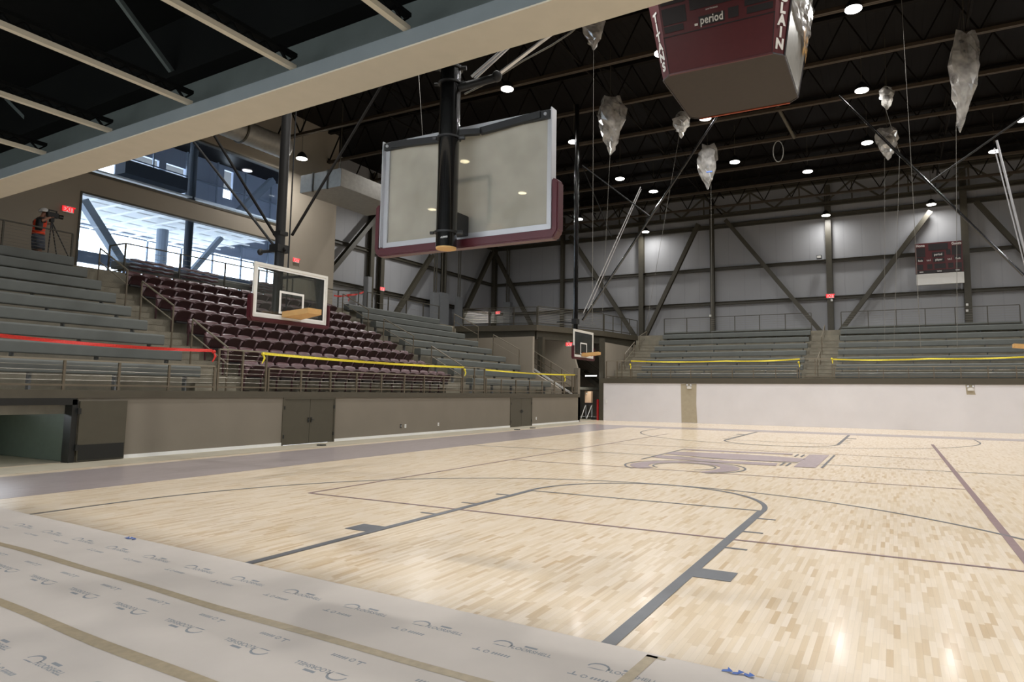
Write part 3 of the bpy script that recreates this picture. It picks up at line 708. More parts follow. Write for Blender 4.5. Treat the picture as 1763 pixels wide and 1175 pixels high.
fbx(yc0, yc1, zc1, 15); fbx(yc0, yc1, 9.5, zc0); fbx(yc1, 28, 9.5, 15); fbx(27.5, 40, 5.3, 9.5)
struct(fp.build('wall_facade', 'bluepanel'))
obj1('window_ledge_wall', MB().box(-31.3, -31.1, -2, 28, PX(160, 454, -31).z, PX(160, 434, -31).z), 'lobbydark', 'dark horizontal band low across the lobby glazing', 'band')

# ---- steel frame on the outer walls
cols = [(-24.0, 39.85, 'in the left corner of the hall', .32), (-18.1, 39.9, 'second from the left corner on the far wall', .26), (-11.94, 39.9, 'left of the wall lamp nearest the corner', .34), (-7.0, 39.9, 'between the two left V braces of the far wall', .26), (.18, 39.9, 'above the middle stairs of the far stand', .34), (7.33, 39.9, 'right beside the wall scoreboard', .34)]
for x, y, lab, w in cols:
    obj1('steel_column', MB().ibar((x, y, ZC), (x, y, 14.6), w, w, .03, (0, 1, 0)), 'steel', 'olive steel column %s' % lab, 'column')
for y, lab in ((26.0, 'left of the exit sign'), (26.9, 'directly behind the exit sign'), (33.2, 'above the paired electrical boxes')):
    obj1('steel_column', MB().ibar((-23.95, y, ZC), (-23.95, y, 14.6), .3, .3, .03, (1, 0, 0)), 'steel', 'olive steel column on the left panel wall %s' % lab, 'column')
for zz, nm in ((12.72, 'highest'), (9.85, 'middle'), (7.55, 'lowest')):
    obj1('wall_girt', MB().ibar((-24, 40.05, zz), (24, 40.05, zz), .22, .26 if zz > 12 else .2, .02), 'steel', '%s horizontal steel girt along the far wall' % nm, 'girt')
    obj1('wall_girt', MB().ibar((-24.08, 21.2, zz), (-24.08, 40, zz), .2, .26 if zz > 12 else .2, .02), 'steel', '%s horizontal steel girt along the left panel wall' % nm, 'girt')
br = [((-23.7, 12.2), (-19.75, 5.33), 'running down from the left corner of the far wall'), ((-17.3, 13.0), (-12.2, 5.33), 'running down to the foot of the column nearest the bridge'), ((-7.8, 12.9), (-11.6, 5.33), 'rising rightwards from behind the corner bridge'),
      ((-6.0, 12.97), (-.3, 5.33), 'running down to the middle stairs from the left'), ((5.67, 12.2), (.65, 5.33), 'rising from the middle stairs to the scoreboard'), ((7.9, 12.5), (12.7, 5.33), 'running down at the right edge of the far wall')]
for (xa, za), (xb, zb), lab in br:
    obj1('diagonal_brace', MB().ibar((xa, 39.5, za), (xb, 39.5, zb), .26, .28, .025, (0, 1, 0)), 'steel', 'olive diagonal steel brace %s' % lab, 'brace')
for (ya, za), (yb, zb), lab in (((26.3, 12.3), (22.2, 7.6), 'beside the beige pier'), ((31.4, 10.6), (27.6, 5.8), 'above the right benches'), ((38.9, 12.3), (34.2, 5.6), 'nearest the hall corner')):
    obj1('diagonal_brace', MB().ibar((-23.6, ya, za), (-23.6, yb, zb), .26, .28, .025, (1, 0, 0)), 'steel', 'olive diagonal steel brace on the left panel wall %s' % lab, 'brace')
# electrical boxes & conduits
def ebox(px0, px1, py0, py1, x, lab, cond=True, d=.3):
    a = PX(px0, py0, x); b = PX(px1, py0, x); zt = a.z
    t = thing('electrical_box', lab, 'electrical box', (x, a.y, ZC))
    MB().box(x-d, x, a.y, b.y, ZC, zt).build('housing', 'panelbox', t, bevel=.01)
    MB().box(x, x+.01, a.y+.04, b.y-.04, ZC+.1, zt-.05).build('cover', 'panelbox', t, bevel=.003)
    if cond:
        for i in range(2):
            y = a.y+(b.y-a.y)*(.3+.4*i); MB().tube([(x-.15, y, zt), (x-.15, y, 12.6)], .045, 8).build('conduit', 'steel', t)
ebox(747, 757, 503, 557, -23.3, 'narrower grey electrical box of the pair on the left panel wall')
ebox(759, 774, 503, 564, -23.3, 'wider grey electrical box of the pair on the left panel wall')
ebox(634, 641, 476, 537, -23.3, 'tall slim grey electrical box left of the exit sign', False)
ebox(789, 797, 511, 560, -23.3, 'slim grey electrical box nearest the hall corner')
a = PY(868, 521, 39.4); t = thing('electrical_box', 'grey electrical box on the far wall near the left corner', 'electrical box', (a.x, 39.5, ZC))
MB().box(a.x, a.x+.55, 39.3, 39.7, ZC, a.z).build('housing', 'panelbox', t, bevel=.01); MB().tube([(a.x+.15, 39.5, a.z), (a.x+.15, 39.5, 12.5)], .06).tube([(a.x+.35, 39.5, a.z), (a.x+.35, 39.5, 12.5)], .05).build('conduit', 'steel', t)

# exit signs
def exit_sign(p, axis, lab, w=.34, h=.22):
    t = thing('exit_sign', lab, 'exit sign', p)
    if axis == 'X':
        MB().box(p[0]-.05, p[0], p[1]-w/2, p[1]+w/2, p[2]-h/2, p[2]+h/2).build('sign_case', 'whitepl', t)
        mb = MB(); addtext(mb, 'EXIT', h*1.1, (p[0], p[1], p[2]), (0, 1, 0), (0, 0, 1), .04, .85, .006); mb.build('lettering', 'exit', t)
        MB().box(p[0]+.0, p[0]+.003, p[1]-w/2+.02, p[1]+w/2-.02, p[2]-h/2+.02, p[2]+h/2-.02).build('sign_face', M['exitface'], t)
    else:
        MB().box(p[0]-w/2, p[0]+w/2, p[1], p[1]+.05, p[2]-h/2, p[2]+h/2).build('sign_case', 'whitepl', t)
        mb = MB(); addtext(mb, 'EXIT', h*1.1, (p[0], p[1], p[2]), (1, 0, 0), (0, 0, 1), .04, .85, .006); mb.build('lettering', 'exit', t)
        MB().box(p[0]-w/2+.02, p[0]+w/2-.02, p[1]-.003, p[1], p[2]-h/2+.02, p[2]+h/2-.02).build('sign_face', M['exitface'], t)
M['exitface'] = emis('exit_face_pink', (235, 178, 178), .45)
exit_sign((-21.94, 8.76, 7.72), 'X', 'lit red EXIT sign on the beige wall beside the camera operator')
exit_sign((-21.94, 18.73, 7.76), 'X', 'lit red EXIT sign on the beige pier above the nearer hoop')
exit_sign((-23.77, 26.9, 7.66), 'X', 'lit red EXIT sign on the left panel wall by the red tape')
exit_sign((.21, 39.6, 7.6), 'Y', 'EXIT sign on the column above the middle stairs of the far stand', .42, .26)
exit_sign((-23.4, 39.5, 7.62), 'Y', 'lit red EXIT sign high in the hall corner')
exit_sign((-12.75, 30.0, 4.28), 'Y', 'EXIT sign under the corner bridge beside the middle hoop')
# wall scoreboard
a = PY(1575, 420, 39.4); 
t = thing('wall_scoreboard', 'maroon wall scoreboard with a blank white panel below, on the far wall', 'scoreboard', (4.8, 39.4, 7.9))
x0, x1, zb, zt = 4.80, 7.13, 8.56, 10.32
MB().box(x0, x1, 39.3, 39.5, zb, zt).build('cabinet', 'sbmaroon', t, bevel=.01)
MB().box(x0+.02, x1+.02, 39.32, 39.45, 7.92, zb-.01).build('blank_panel', 'whitepl', t, bevel=.005)
dk = MB()
for u0, u1, v0, v1 in ((.29, .70, .75, .96), (.03, .22, .55, .85), (.03, .18, .40, .53), (.78, .97, .55, .85), (.82, .97, .40, .53), (.36, .62, .52, .68), (.66, .75, .58, .74), (.03, .16, .12, .30), (.25, .36, .14, .3), (.40, .64, .14, .30), (.69, .8, .14, .3), (.84, .97, .12, .3), (.38, .62, .36, .48), (.03, .97, .0, .10)):
    MB().box(x0+(x1-x0)*u0, x0+(x1-x0)*u1, 39.29, 39.3, zb+(zt-zb)*v0, zb+(zt-zb)*v1).build('display_window', 'sbdark', t)
mb = MB()
for s, u, v, h in (('Home', .12, .92, .17), ('Guests', .88, .92, .17), ('period', .49, .60, .15), ('player', .50, .43, .14), ('fouls', .11, .43, .12), ('t.o.l.', .29, .43, .12), ('t.o.l.', .73, .43, .12), ('fouls', .90, .43, .12), ('won', .12, .06, .11), ('game', .50, .06, .11), ('won', .88, .06, .11)):
    addtext(mb, s, h*1.25, (x0+(x1-x0)*u, 39.285, zb+(zt-zb)*v), (1, 0, 0), (0, 0, 1), .02, .8, .003)
mb.build('lettering', 'whitepl', t)
# small fixtures on the far wall
t = thing('wall_floodlight', 'small floodlight on the far wall left of the middle column', 'floodlight', (-.35, 39.6, 10.0)); MB().box(-.5, -.22, 39.5, 39.75, 9.95, 10.15).build('housing', 'matteblack', t); MB().box(-.47, -.25, 39.495, 39.5, 9.98, 10.12).build('lens', 'whitepl', t)
for k, (px, py, lab) in enumerate(((1432, 517, 'on the column under the exit sign'), (1665, 525, 'upper one on the column beside the scoreboard'), (1665, 535, 'lower one on the column beside the scoreboard'), (1223, 544, 'on the column behind the left concourse railing'))):
    p = PY(px, py, 39.68); tag(MB().box(p.x-.06, p.x+.06, 39.62, 39.7, p.z-.07, p.z+.07).build('junction_box', 'whitepl', bevel=.01), 'small pale junction box %s' % lab, 'junction box')
for px, py, lab in ((1187, 668, 'white emergency lamp on the olive patch of the far wall'), (1671, 671, 'white emergency lamp at the right on the white far wall')):
    p = PY(px, py, YF); t = thing('emergency_lamp', lab, 'emergency lamp', (p.x, YF, p.z))
    MB().box(p.x-.12, p.x+.12, YF-.09, YF-.004, p.z-.06, p.z+.08).build('case', 'whitepl', t, bevel=.01); MB().ell((p.x-.1, YF-.1, p.z+.12), (.06, .05, .06)).ell((p.x+.1, YF-.1, p.z+.12), (.06, .05, .06)).build('lamp_head', 'silver', t, smooth=True)
p = PY(1044, 691, YF); tag(MB().box(p.x-.05, p.x+.05, YF-.06, YF-.001, p.z-.1, p.z+.1).build('wall_switch_box', 'whitepl', bevel=.01), 'small pale box at the left end of the white far wall', 'switch box')

# ================================================================ CORNER BRIDGE
D = [(-19.0, 27.8), (-14.14, 28.71), (-12.06, 33.4), (-11.35, 37.5)]
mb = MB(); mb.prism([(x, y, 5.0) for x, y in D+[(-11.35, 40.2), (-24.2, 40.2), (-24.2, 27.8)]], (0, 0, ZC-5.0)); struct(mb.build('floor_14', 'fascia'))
D2 = [(-19.0, 28.1), (-14.35, 28.95), (-12.36, 33.5), (-11.6, 37.5)]
for nn, (a_, b_) in enumerate(zip(D2[:-1], D2[1:])):
    struct(MB().bar((a_[0], a_[1], 4.77), (b_[0], b_[1], 4.77), .22, .44).build('trim_%d' % (4+nn), 'steel'))
railing('bridge_railing', 'cable railing on the bridge end above the left stand', [(-18.6, 28.0, ZC), (-17.0, 28.25, ZC), (-15.5, 28.5, ZC), (-14.2, 28.8, ZC)], 1.0, 0, 9, 'steel')
railing('bridge_railing', 'cable railing along the middle of the corner bridge', [(-14.15, 28.85, ZC), (-13.1, 31.2, ZC), (-12.12, 33.45, ZC)], 1.05, 0, 9, 'steel')
railing('bridge_railing', 'railing on the bridge end above the far stand', [(-12.08, 33.5, ZC), (-11.9, 34.5, ZC), (-11.73, 35.5, ZC), (-11.56, 36.5, ZC), (-11.4, 37.5, ZC)], 1.0, 0, 1, 'steel')
obj1('corner_column', MB().bar((-13.75, 28.55, 0), (-13.75, 28.55, 4.6), .3, .3, (1, 0, 0)), 'steel', 'olive column under the left end of the corner bridge', 'column')
obj1('corner_column', MB().bar((-11.62, 32.1, 0), (-11.62, 32.1, 4.75), .26, .26, (1, 0, 0)), 'steel', 'olive column under the right end of the corner bridge', 'column')
# beige side wall of the left stand, closing the right stairs
mb = MB(); pr = [(-12.0, 0), (-13.6, 0), (-18.9, 0), (-18.9, 4.55), (-13.65, 4.55), (-13.65, 2.65), (-12.0, 1.75)]
mb.prism([(x, 27.38, zz) for x, zz in pr], (0, .2, 0)); struct(mb.build('wall_stand_side', 'beige2'))
# stair with white stringer going down behind the corner
t = thing('corner_stair_railing', 'sloping railing with white stringer at the corner passage', 'railing', (-14.6, 28.6, 2.6))
a = Vector((-14.3, 28.35, 2.95)); b = Vector((-11.75, 28.35, 1.5))
MB().bar(a, b, .06, .09).build('stringer', 'whitepl', t)
mb = MB()
for h in (.35, .65): mb.bar(a+Vector((0, 0, h)), b+Vector((0, 0, h)), .03, .03)
mb.build('mid_rail', 'rail', t); MB().bar(a+Vector((0, 0, .98)), b+Vector((0, 0, .98)), .05, .04).build('top_rail', 'railtop', t)
for i in range(5): q = a.lerp(b, i/4); MB().bar(q, q+Vector((0, 0, .98)), .04, .04, (1, 0, 0)).build('post', 'rail', t)
# passage walls and dim depth
struct(MB().box(-20, -11.9, 37.2, 37.4, 0, 4.98).box(-20, -19.8, 27.6, 37.2, 0, 4.98).build('wall_passage', 'beige2'))
t = thing('passage_stair', 'dark steel stair seen through the corner passage', 'stair', (-13.5, 35.5, 0))
MB().bar((-14.6, 35.2, 3.0), (-12.0, 35.2, 1.2), .06, .25).build('stringer', 'steel', t); MB().bar((-14.6, 36.2, 3.0), (-12.0, 36.2, 1.2), .06, .25).build('stringer', 'steel', t)
for i in range(9):
    f_ = i/8; MB().box(-14.5+2.4*f_, -14.2+2.4*f_, 35.2, 36.2, 3.02-1.75*f_, 3.06-1.75*f_).build('tread', 'steel', t)
mb = MB()
for i in range(6): mb.bar((-14.6, 35.15, 3.15+.14*i), (-12.0, 35.15, 1.35+.14*i), .012, .012)
mb.build('guard_bars', 'rail', t)
MB().bar((-14.6, 35.15, 4.05), (-12.0, 35.15, 2.25), .04, .04).build('handrail', 'rail', t)
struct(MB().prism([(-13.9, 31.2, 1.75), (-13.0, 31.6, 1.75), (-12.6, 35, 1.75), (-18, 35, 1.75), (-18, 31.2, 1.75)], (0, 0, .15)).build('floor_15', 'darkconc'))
mb = MB().prism([(-18.5, 31.0, 1.9), (-12.62, 31.0, 1.9), (-12.62, 31.0, 2.7), (-13.1, 31.0, 4.3), (-13.6, 31.0, 4.95), (-18.5, 31.0, 4.95)], (0, .2, 0)); struct(mb.build('wall_passage_upper', 'beige2'))
struct(MB().box(-11.8, -11.52, 32.25, 37.55, 0, 4.54).build('wall_passage_right', 'beige2'))
for k, (x0, x1, y, z_) in enumerate(((-12.45, -11.75, 31.6, 2.55), (-12.2, -11.75, 33.2, 2.62))):
    tag(MB().tube([(x0, y, z_), (x1, y, z_)], .03, 8).build('tube_lamp', 'tube'), ('nearer', 'farther')[k]+' white tube lamp in the corner passage', 'lamp')
pl = bpy.data.lights.new('passage_lamp_light', 'AREA'); pl.size = .5; pl.energy = 22; pl.color = (1, .96, .9); po = bpy.data.objects.new('passage_lamp_light', pl); COL.objects.link(po); po.location = (-12.6, 32.2, 2.5)
# boxed equipment on a stand
t = thing('boxed_equipment', 'cardboard wrapped unit on a tall white legged stand in the corner passage', 'boxed unit', (-12.9, 33, 0))
a = PY(1008, 674, 33); b = PY(1019, 694, 33)
MB().box(a.x, b.x, 32.9, 33.15, b.z, a.z).build('cardboard_cover', mat('pale_cardboard', (205, 175, 145), .8), t, bevel=.01)
MB().box(a.x, b.x, 32.92, 33.13, b.z-.12, b.z-.001).build('connector_plate', 'sbdark', t)
for xa, xb in ((a.x+.02, a.x-.15), (b.x, b.x-.2)): MB().tube([(xa, 33, b.z-.12), (xb, 32.7, .04)], .025, 8).build('leg', 'whitepl', t, smooth=True)
for xa in (a.x+.02, b.x-.02): MB().tube([(xa, 33.05, b.z-.12), (xa, 33.05, .02)], .02, 8).build('leg', 'silver', t, smooth=True)
MB().box(a.x+.08, a.x+.17, 32.89, 32.9, a.z-.18, a.z-.1).build('label_sticker', 'whitepl', t)
obj1('red_post', MB().box(-11.86, -11.77, 31.9, 32.05, 0, 1.2), 'red', 'red painted post at the left end of the white far wall', 'post')
obj1('wrapped_panel', MB().box(-12.15, -11.95, 33.3, 33.5, .12, 1.35), 'whitepl', 'tall pale wrapped panel leaning beside the red post', 'panel')
obj1('floor_pallet', MB().box(-12.6, -11.95, 32.8, 33.25, .0, .12), 'matteblack', 'low black base lying in the corner passage', 'base')

# ================================================================ ROOF
rf = struct(MB().box(-36, 24.3, -9.3, 40.5, 14.85, 15.0).build('ceiling', 'deck'))
k = 0
JY = [17.2+3.3*i for i in range(-6, 7)]
jn = ['nearest the camera', 'second', 'third', 'fourth', 'fifth', 'sixth', 'seventh', 'eighth', 'ninth', 'tenth', 'eleventh', 'twelfth', 'thirteenth']
def joist(y, lab):
    t = thing('roof_joist', lab, 'roof joist', (0, y, 13.2), 'long roof joists across the hall')
    MB().bar((-23.5, y-.045, 13.2), (23.5, y-.045, 13.2), .07, .12).bar((-23.5, y+.045, 13.2), (23.5, y+.045, 13.2), .07, .12).build('bottom_chord', 'chord', t)
    MB().bar((-23.5, y, 14.75), (23.5, y, 14.75), .2, .1).build('top_chord', 'roofdark', t)
    mb = MB(); n = 30
    for i in range(n):
        xa = -23.5+47*i/n; xb = -23.5+47*(i+.5)/n; xc = -23.5+47*(i+1)/n
        mb.bar((xa, y, 13.25), (xb, y, 14.7), .05, .05); mb.bar((xb, y, 14.7), (xc, y, 13.25), .05, .05)
    mb.build('lattice_web', 'roofdark', t)
for i, y in enumerate(JY):
    if y < -2 or y > 38.5: continue
    joist(y, 'long roof joist across the hall, %s counted from the near end' % jn[i])
for x, lab in ((-15.5, 'over the left stand'), (-6.2, 'left of the hanging scoreboard'), (5.9, 'right of the hanging scoreboard')):
    t = thing('roof_bridging', 'dark bridging line running lengthwise under the roof %s' % lab, 'roof bridging', (x, 15, 13.9))
    MB().bar((x, -8, 13.35), (x, 40, 13.35), .06, .06).bar((x, -8, 14.6), (x, 40, 14.6), .06, .06).build('chord', 'roofdark', t)
    mb = MB()
    for i, y in enumerate(JY[:-1]): mb.bar((x, y, 13.4), (x, y+3.3, 14.6), .04, .04).bar((x, y, 14.6), (x, y+3.3, 13.4), .04, .04)
    mb.build('cross_brace', 'roofdark', t)
t = thing('wall_truss', 'dark truss spanning along the top of the far wall', 'truss', (0, 39.4, 13.3))
MB().ibar((-23.9, 39.4, 13.3), (24, 39.4, 13.3), .25, .25).ibar((-23.9, 39.4, 14.7), (24, 39.4, 14.7), .25, .2).build('chord', 'steel', t)
mb = MB()
for i in range(16):
    xa = -23.9+3*i; mb.bar((xa, 39.4, 13.4), (xa+1.5, 39.4, 14.6), .1, .1).bar((xa+3, 39.4, 13.4), (xa+1.5, 39.4, 14.6), .1, .1).bar((xa+1.5, 39.4, 13.4), (xa+1.5, 39.4, 14.6), .08, .08)
mb.build('lattice_web', 'steel', t)

# ---- lamps
def lampfix(x, y, zz, lab, power, grp='round high bay lamps under the roof'):
    t = thing('high_bay_lamp', lab, 'lamp', (x, y, zz), grp)
    MB().tube([(x, y, zz+.30), (x, y, zz+.22), (x, y, zz+.06), (x, y, zz)], [.06, .15, .24, .25], 16).build('housing', 'matteblack', t, smooth=True)
    MB().tube([(x, y, zz-.005), (x, y, zz-.03)], .235, 16).build('lens', 'lens', t)
    MB().tube([(x, y, zz+.3), (x, y, 14.87)], .012, 5).build('suspension_rod', 'steel', t)
    lamp_light((x, y, zz-.06), power, spread=150 if zz > 12.9 and x > -15 else 180)
rows = {}
for x, y in GRID:
    ri = ['first', 'second', 'third', 'fourth', 'fifth', 'sixth', 'last'][min(6, [-0.2, 5.5, 11.2, 17.0, 22.9, 28.7].index(y) if y in (-0.2, 5.5, 11.2, 17.0, 22.9, 28.7) else 6)]
    ci = 'above the left sideline' if x < -8 else 'left of the hanging scoreboard' if x < -1 else 'right of the hanging scoreboard' if x < 4 else 'above the right sideline' if x < 12 else 'far out to the right'
    lampfix(x, y, LZ, 'round lamp in the %s row from the camera, %s' % (ri, ci), LAMPW)
for (x, y, zz), lab in zip(WALLL, ('small round lamp lighting the left part of the far wall', 'small round lamp above the middle column of the far wall', 'small round lamp above the wall scoreboard', 'round lamp under the ducts by the beige pier', 'round lamp above the right end of the left stand, seen through the near backboard', 'round lamp over the corner bridge, behind the near backboard', 'added fill lamp over the left stand right behind the near mast', 'added fill lamp over the left stand hidden by the near backboard')):
    lampfix(x, y, zz, lab, 75 if y > 30 else 100 if x > -16 else 200)

# ---- ducts
t = thing('round_duct', 'round spiral duct high over the left windows', 'duct', (-20.2, 12, 12))
def rd(u, v):
    y = -2+18.2*u; r = .47+.01*math.sin(u*18.2/.12*2*PI/2); a = 2*PI*v; return (-20.1+r*math.cos(a), y, 12.15+r*math.sin(a))
MB().grid(rd, 200, 20).build('duct_skin', 'galv', t, smooth=True, solid=.01)
MB().tube([(-20.1, 13.9, 12.15), (-20.1, 13.98, 12.15)], .53, 20).build('joint_band', 'steel', t); MB().tube([(-20.1, 14.2, 12.6), (-20.1, 14.2, 14.87)], .03, 6).build('hanger', 'steel', t)
t = thing('box_duct', 'rectangular duct end beside the beige pier', 'duct', (-19, 18, 10.4))
MB().box(-20.2, -17.72, 17.2, 21.5, 10.43, 11.24).build('duct_skin', 'galv', t, bevel=.01)
MB().box(-19.45, -19.38, 17.17, 17.25, 10.4, 11.27).build('seam_band', 'steel', t); MB().box(-18.55, -18.48, 17.17, 17.25, 10.4, 11.27).build('seam_band', 'steel', t)
MB().tube([(-18.6, 18, 11.24), (-18.6, 18, 14.87)], .02, 6).build('hanger', 'steel', t)

# ================================================================ NEAR OVERHEAD BEAM
ZB = 4.0
e0 = PZ(0, 342, ZB); e1 = PZ(1160, 0, ZB); ed = (e1-e0).normalized(); en = Vector((-ed.y, ed.x, 0))
A0 = e0-ed*6; A1 = e1+ed*9
wdt = .36
bm_ = thing('mezzanine_beam', 'big cream bottomed steel beam crossing overhead close to the camera', 'beam', (0, .3, ZB))
MB().prism([A0, A1, A1-en*wdt, A0-en*wdt], (0, 0, .012)).build('soffit_plate', 'cream', bm_)
MB().prism([A0+Vector((0, 0, .0121)), A1+Vector((0, 0, .0121)), A1-en*wdt+Vector((0, 0, .0121)), A0-en*wdt+Vector((0, 0, .0121))], (0, 0, .12)).build('bottom_flange', 'flange', bm_)
c0 = A0-en*.14+Vector((0, 0, .133)); c1 = A1-en*.14+Vector((0, 0, .133))
MB().prism([c0, c1, c1-en*.05, c0-en*.05], (0, 0, .34)).build('web', 'greenbeam', bm_)
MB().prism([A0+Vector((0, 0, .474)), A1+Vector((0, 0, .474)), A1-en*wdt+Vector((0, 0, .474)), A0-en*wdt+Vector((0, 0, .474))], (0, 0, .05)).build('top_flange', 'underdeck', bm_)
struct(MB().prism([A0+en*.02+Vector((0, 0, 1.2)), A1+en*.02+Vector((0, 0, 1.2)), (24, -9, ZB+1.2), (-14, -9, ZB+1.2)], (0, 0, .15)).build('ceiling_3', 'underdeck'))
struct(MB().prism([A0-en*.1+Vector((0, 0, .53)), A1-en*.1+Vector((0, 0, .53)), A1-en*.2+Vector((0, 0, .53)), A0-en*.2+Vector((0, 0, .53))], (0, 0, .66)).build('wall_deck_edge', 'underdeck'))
def nj(px, py, lab):
    p = PZ(px, py, ZB+.17); s = (p-e0).dot(ed); y1 = (e0+ed*s-en*wdt).y+.03; x = (e0+ed*s).x
    x -= 0
    t = thing('mezzanine_joist', lab, 'joist', (x, y1, ZB+.1), 'open web joists over the camera')
    MB().bar((x, y1, ZB+.16), (x, -8.8, ZB+.16), .05, .04).build('bottom_chord', 'cream', t)
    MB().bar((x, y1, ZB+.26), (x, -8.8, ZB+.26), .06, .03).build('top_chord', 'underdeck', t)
    mb = MB(); n = 60
    for i in range(n):
        ya = y1-(y1+8.8)*i/n; yb = y1-(y1+8.8)*(i+.5)/n; yc = y1-(y1+8.8)*(i+1)/n
        mb.bar((x, ya, ZB+.25), (x, yb, ZB+.18), .015, .02, (1, 0, 0)).bar((x, yb, ZB+.18), (x, yc, ZB+.25), .015, .02, (1, 0, 0))
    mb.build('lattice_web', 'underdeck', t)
    return x
for px, py, lab in ((715, 60, 'rightmost overhead joist, reaching the top edge of the photo'), (520, 124, 'second overhead joist from the right'), (347, 185, 'middle overhead joist of five'), (209, 231, 'second overhead joist from the left edge'), (97, 269, 'leftmost overhead joist above the camera')):
    nj(px, py, lab)
for (pa, pb, lab) in (((205, 0), (302, 132), 'right slanting bridging bar between the overhead joists'), ((17, 175), (68, 227), 'left slanting bridging bar between the overhead joists')):
    a = PZ(*pa, ZB+1.1); b = PZ(*pb, ZB+.6); a2 = a+(a-b)*.1; b = b+(a-b)*.06
    obj1('bridging_bar', MB().bar(a2, b, .045, .04), 'greenbeam', lab, 'bar')

# ================================================================ HOOPS
def mono(t, name, mb, m, **k): return mb.build(name, m, t, **k)
def hoop(x, y, ang, lab, kind):
    """local frame: board faces +Y, x across; then rotated about z by ang"""
    t = thing('basketball_backboard', lab, 'backboard', (0, 0, 0)); R = Matrix.Rotation(ang, 3, 'Z')
    zb, zt, hw = 2.92, 3.97, .915
    fm = 'silver' if kind == 'near' else 'frame'
    fr = MB().box(-hw, hw, -.02, .02, zb, zb+.05).box(-hw, hw, -.02, .02, zt-.05, zt).box(-hw, -hw+.05, -.02, .02, zb+.05, zt-.05).box(hw-.05, hw, -.02, .02, zb+.05, zt-.05)
    if kind == 'near': fr.box(hw-.0, hw+.012, -.06, .03, zb, zt).box(-hw-.012, -hw, -.06, .03, zb, zt)
    mono(t, 'frame', fr, fm, bevel=.003)
    mono(t, 'glass_panel', MB().box(-hw+.05, hw-.05, -.006, .006, zb+.05, zt-.05), 'film' if kind == 'near' else 'bglass')
    sq = MB().box(-.305, .305, .007, .009, zb+.12, zb+.165).box(-.305, .305, .007, .009, zb+.53, zb+.575).box(-.305, -.26, .007, .009, zb+.165, zb+.53).box(.26, .305, .007, .009, zb+.165, zb+.53)
    mono(t, 'target_square', sq, mat('faded_target_paint', (196, 204, 190), .5) if kind == 'near' else 'whitepl')
    if kind != 'near':
        bd = MB().box(-hw+.05, hw-.05, .007, .009, zb+.05, zb+.09).box(-hw+.05, hw-.05, .007, .009, zt-.09, zt-.05).box(-hw+.05, -hw+.09, .007, .009, zb+.09, zt-.09).box(hw-.09, hw-.05, .007, .009, zb+.09, zt-.09)
        mono(t, 'border_paint', bd, 'whitepl')
    pd = MB()
    prf = [(-hw-.075, zb+.40), (-hw-.075, zb-.02), (-hw-.03, zb-.085), (hw+.03, zb-.085), (hw+.075, zb-.02), (hw+.075, zb+.40), (hw+.04, zb+.43), (hw+.012, zb+.43), (hw+.012, zb-.004), (-hw-.012, zb-.004), (-hw-.012, zb+.43), (-hw-.04, zb+.43)]
    L = [(-.055, 1), (.055, 1)]
    pd.prism([(a, -.055, b) for a, b in prf], (0, .11, 0)); mono(t, 'edge_padding', pd, 'pad', bevel=.012)
    # rim wrapped in flat cardboard box
    mono(t, 'rim_carton', MB().prism([(-.25, .03, 2.97), (.25, .03, 2.97), (.17, .66, 3.03), (-.17, .66, 3.03)], (0, 0, .11)), 'card', bevel=.004)
    mono(t, 'rim_bracket', MB().box(-.12, .12, .01, .05, 2.98, 3.12), 'orange')
    md = .24 if kind == 'near' else .42; r = .088 if kind == 'near' else .085
    mono(t, 'bracket', MB().box(-.08, .08, -md, -.02, zb+.02, zb+.2), 'matteblack', bevel=.005)
    am = MB()
    for s in (-1, 1):
        am.bar((0, -md, zt-.15), (s*.22, -.09, zt-.11), .05, .05); am.bar((s*.22, -.07, zt-.10), (s*(hw-.1), -.05, zt-.05), .04, .06); am.box(s*(hw-.28), s*(hw-.01), -.055, -.02, zt-.09, zt-.02)
    mono(t, 'mounting_arm', am, 'matteblack')
    bt = MB()
    for s in (-1, 1):
        for q in (.05, .12): bt.tube([(s*(hw-q), -.055, zt-.055), (s*(hw-q), -.068, zt-.055)], .014, 8)
    mono(t, 'bolt', bt, 'silver')
    t.location = (x, y, 0); t.rotation_euler = (0, 0, ang)
    return t, R, md, r
M['mastgrey'] = mat('dark_grey_mast', (50, 50, 50), .3, metal=.3)
def mast(x, y, z0, z1, r, lab, holes=False, cap=None, m='black'):
    t = thing('hoop_mast', lab, 'mast', (x, y, z0))
    MB().tube([(x, y, z0), (x, y, z1)], r, 24).build('pipe', m, t, smooth=True)
    return t
def strut(a, b, r, lab, m='steel'):
    return tag(MB().tube([a, b], r, 10).build('hoop_strut', m, smooth=True), lab, 'strut')
# near hoop, seen from behind
hoop(0, 1.22, 0, 'large near backboard seen from behind, filmed glass and maroon padding', 'near')
t = mast(0, .98, 2.80, 4.45, .092, 'thick glossy black mast of the near backboard')
MB().tube([(0, .98, 2.785), (0, .98, 2.80)], .088, 24).build('end_cap', 'card', t)
for zz in (2.93, 3.78, 4.28, 4.42):
    MB().tube([(0, .98, zz-.008), (0, .98, zz+.008)], .108, 24).build('clamp_band', 'matteblack', t, smooth=True)
    MB().tube([(.09, 1.0, zz), (.14, 1.02, zz)], .02, 8).tube([(-.1, .93, zz), (-.13, .92, zz)], .015, 8).build('clamp_bolt', 'matteblack', t)
mb = MB(); addtext(mb, 'SPALDING', .022, (.035, .98-.0905, 2.87), (.92, -.1, 0), (0, 0, 1), .02); mb.build('lettering', 'whitepl', t)
MB().tube([(0, .98, 4.3), (0, .98, 7)], .03, 10).build('hanger_pipe', 'black', t, smooth=True)
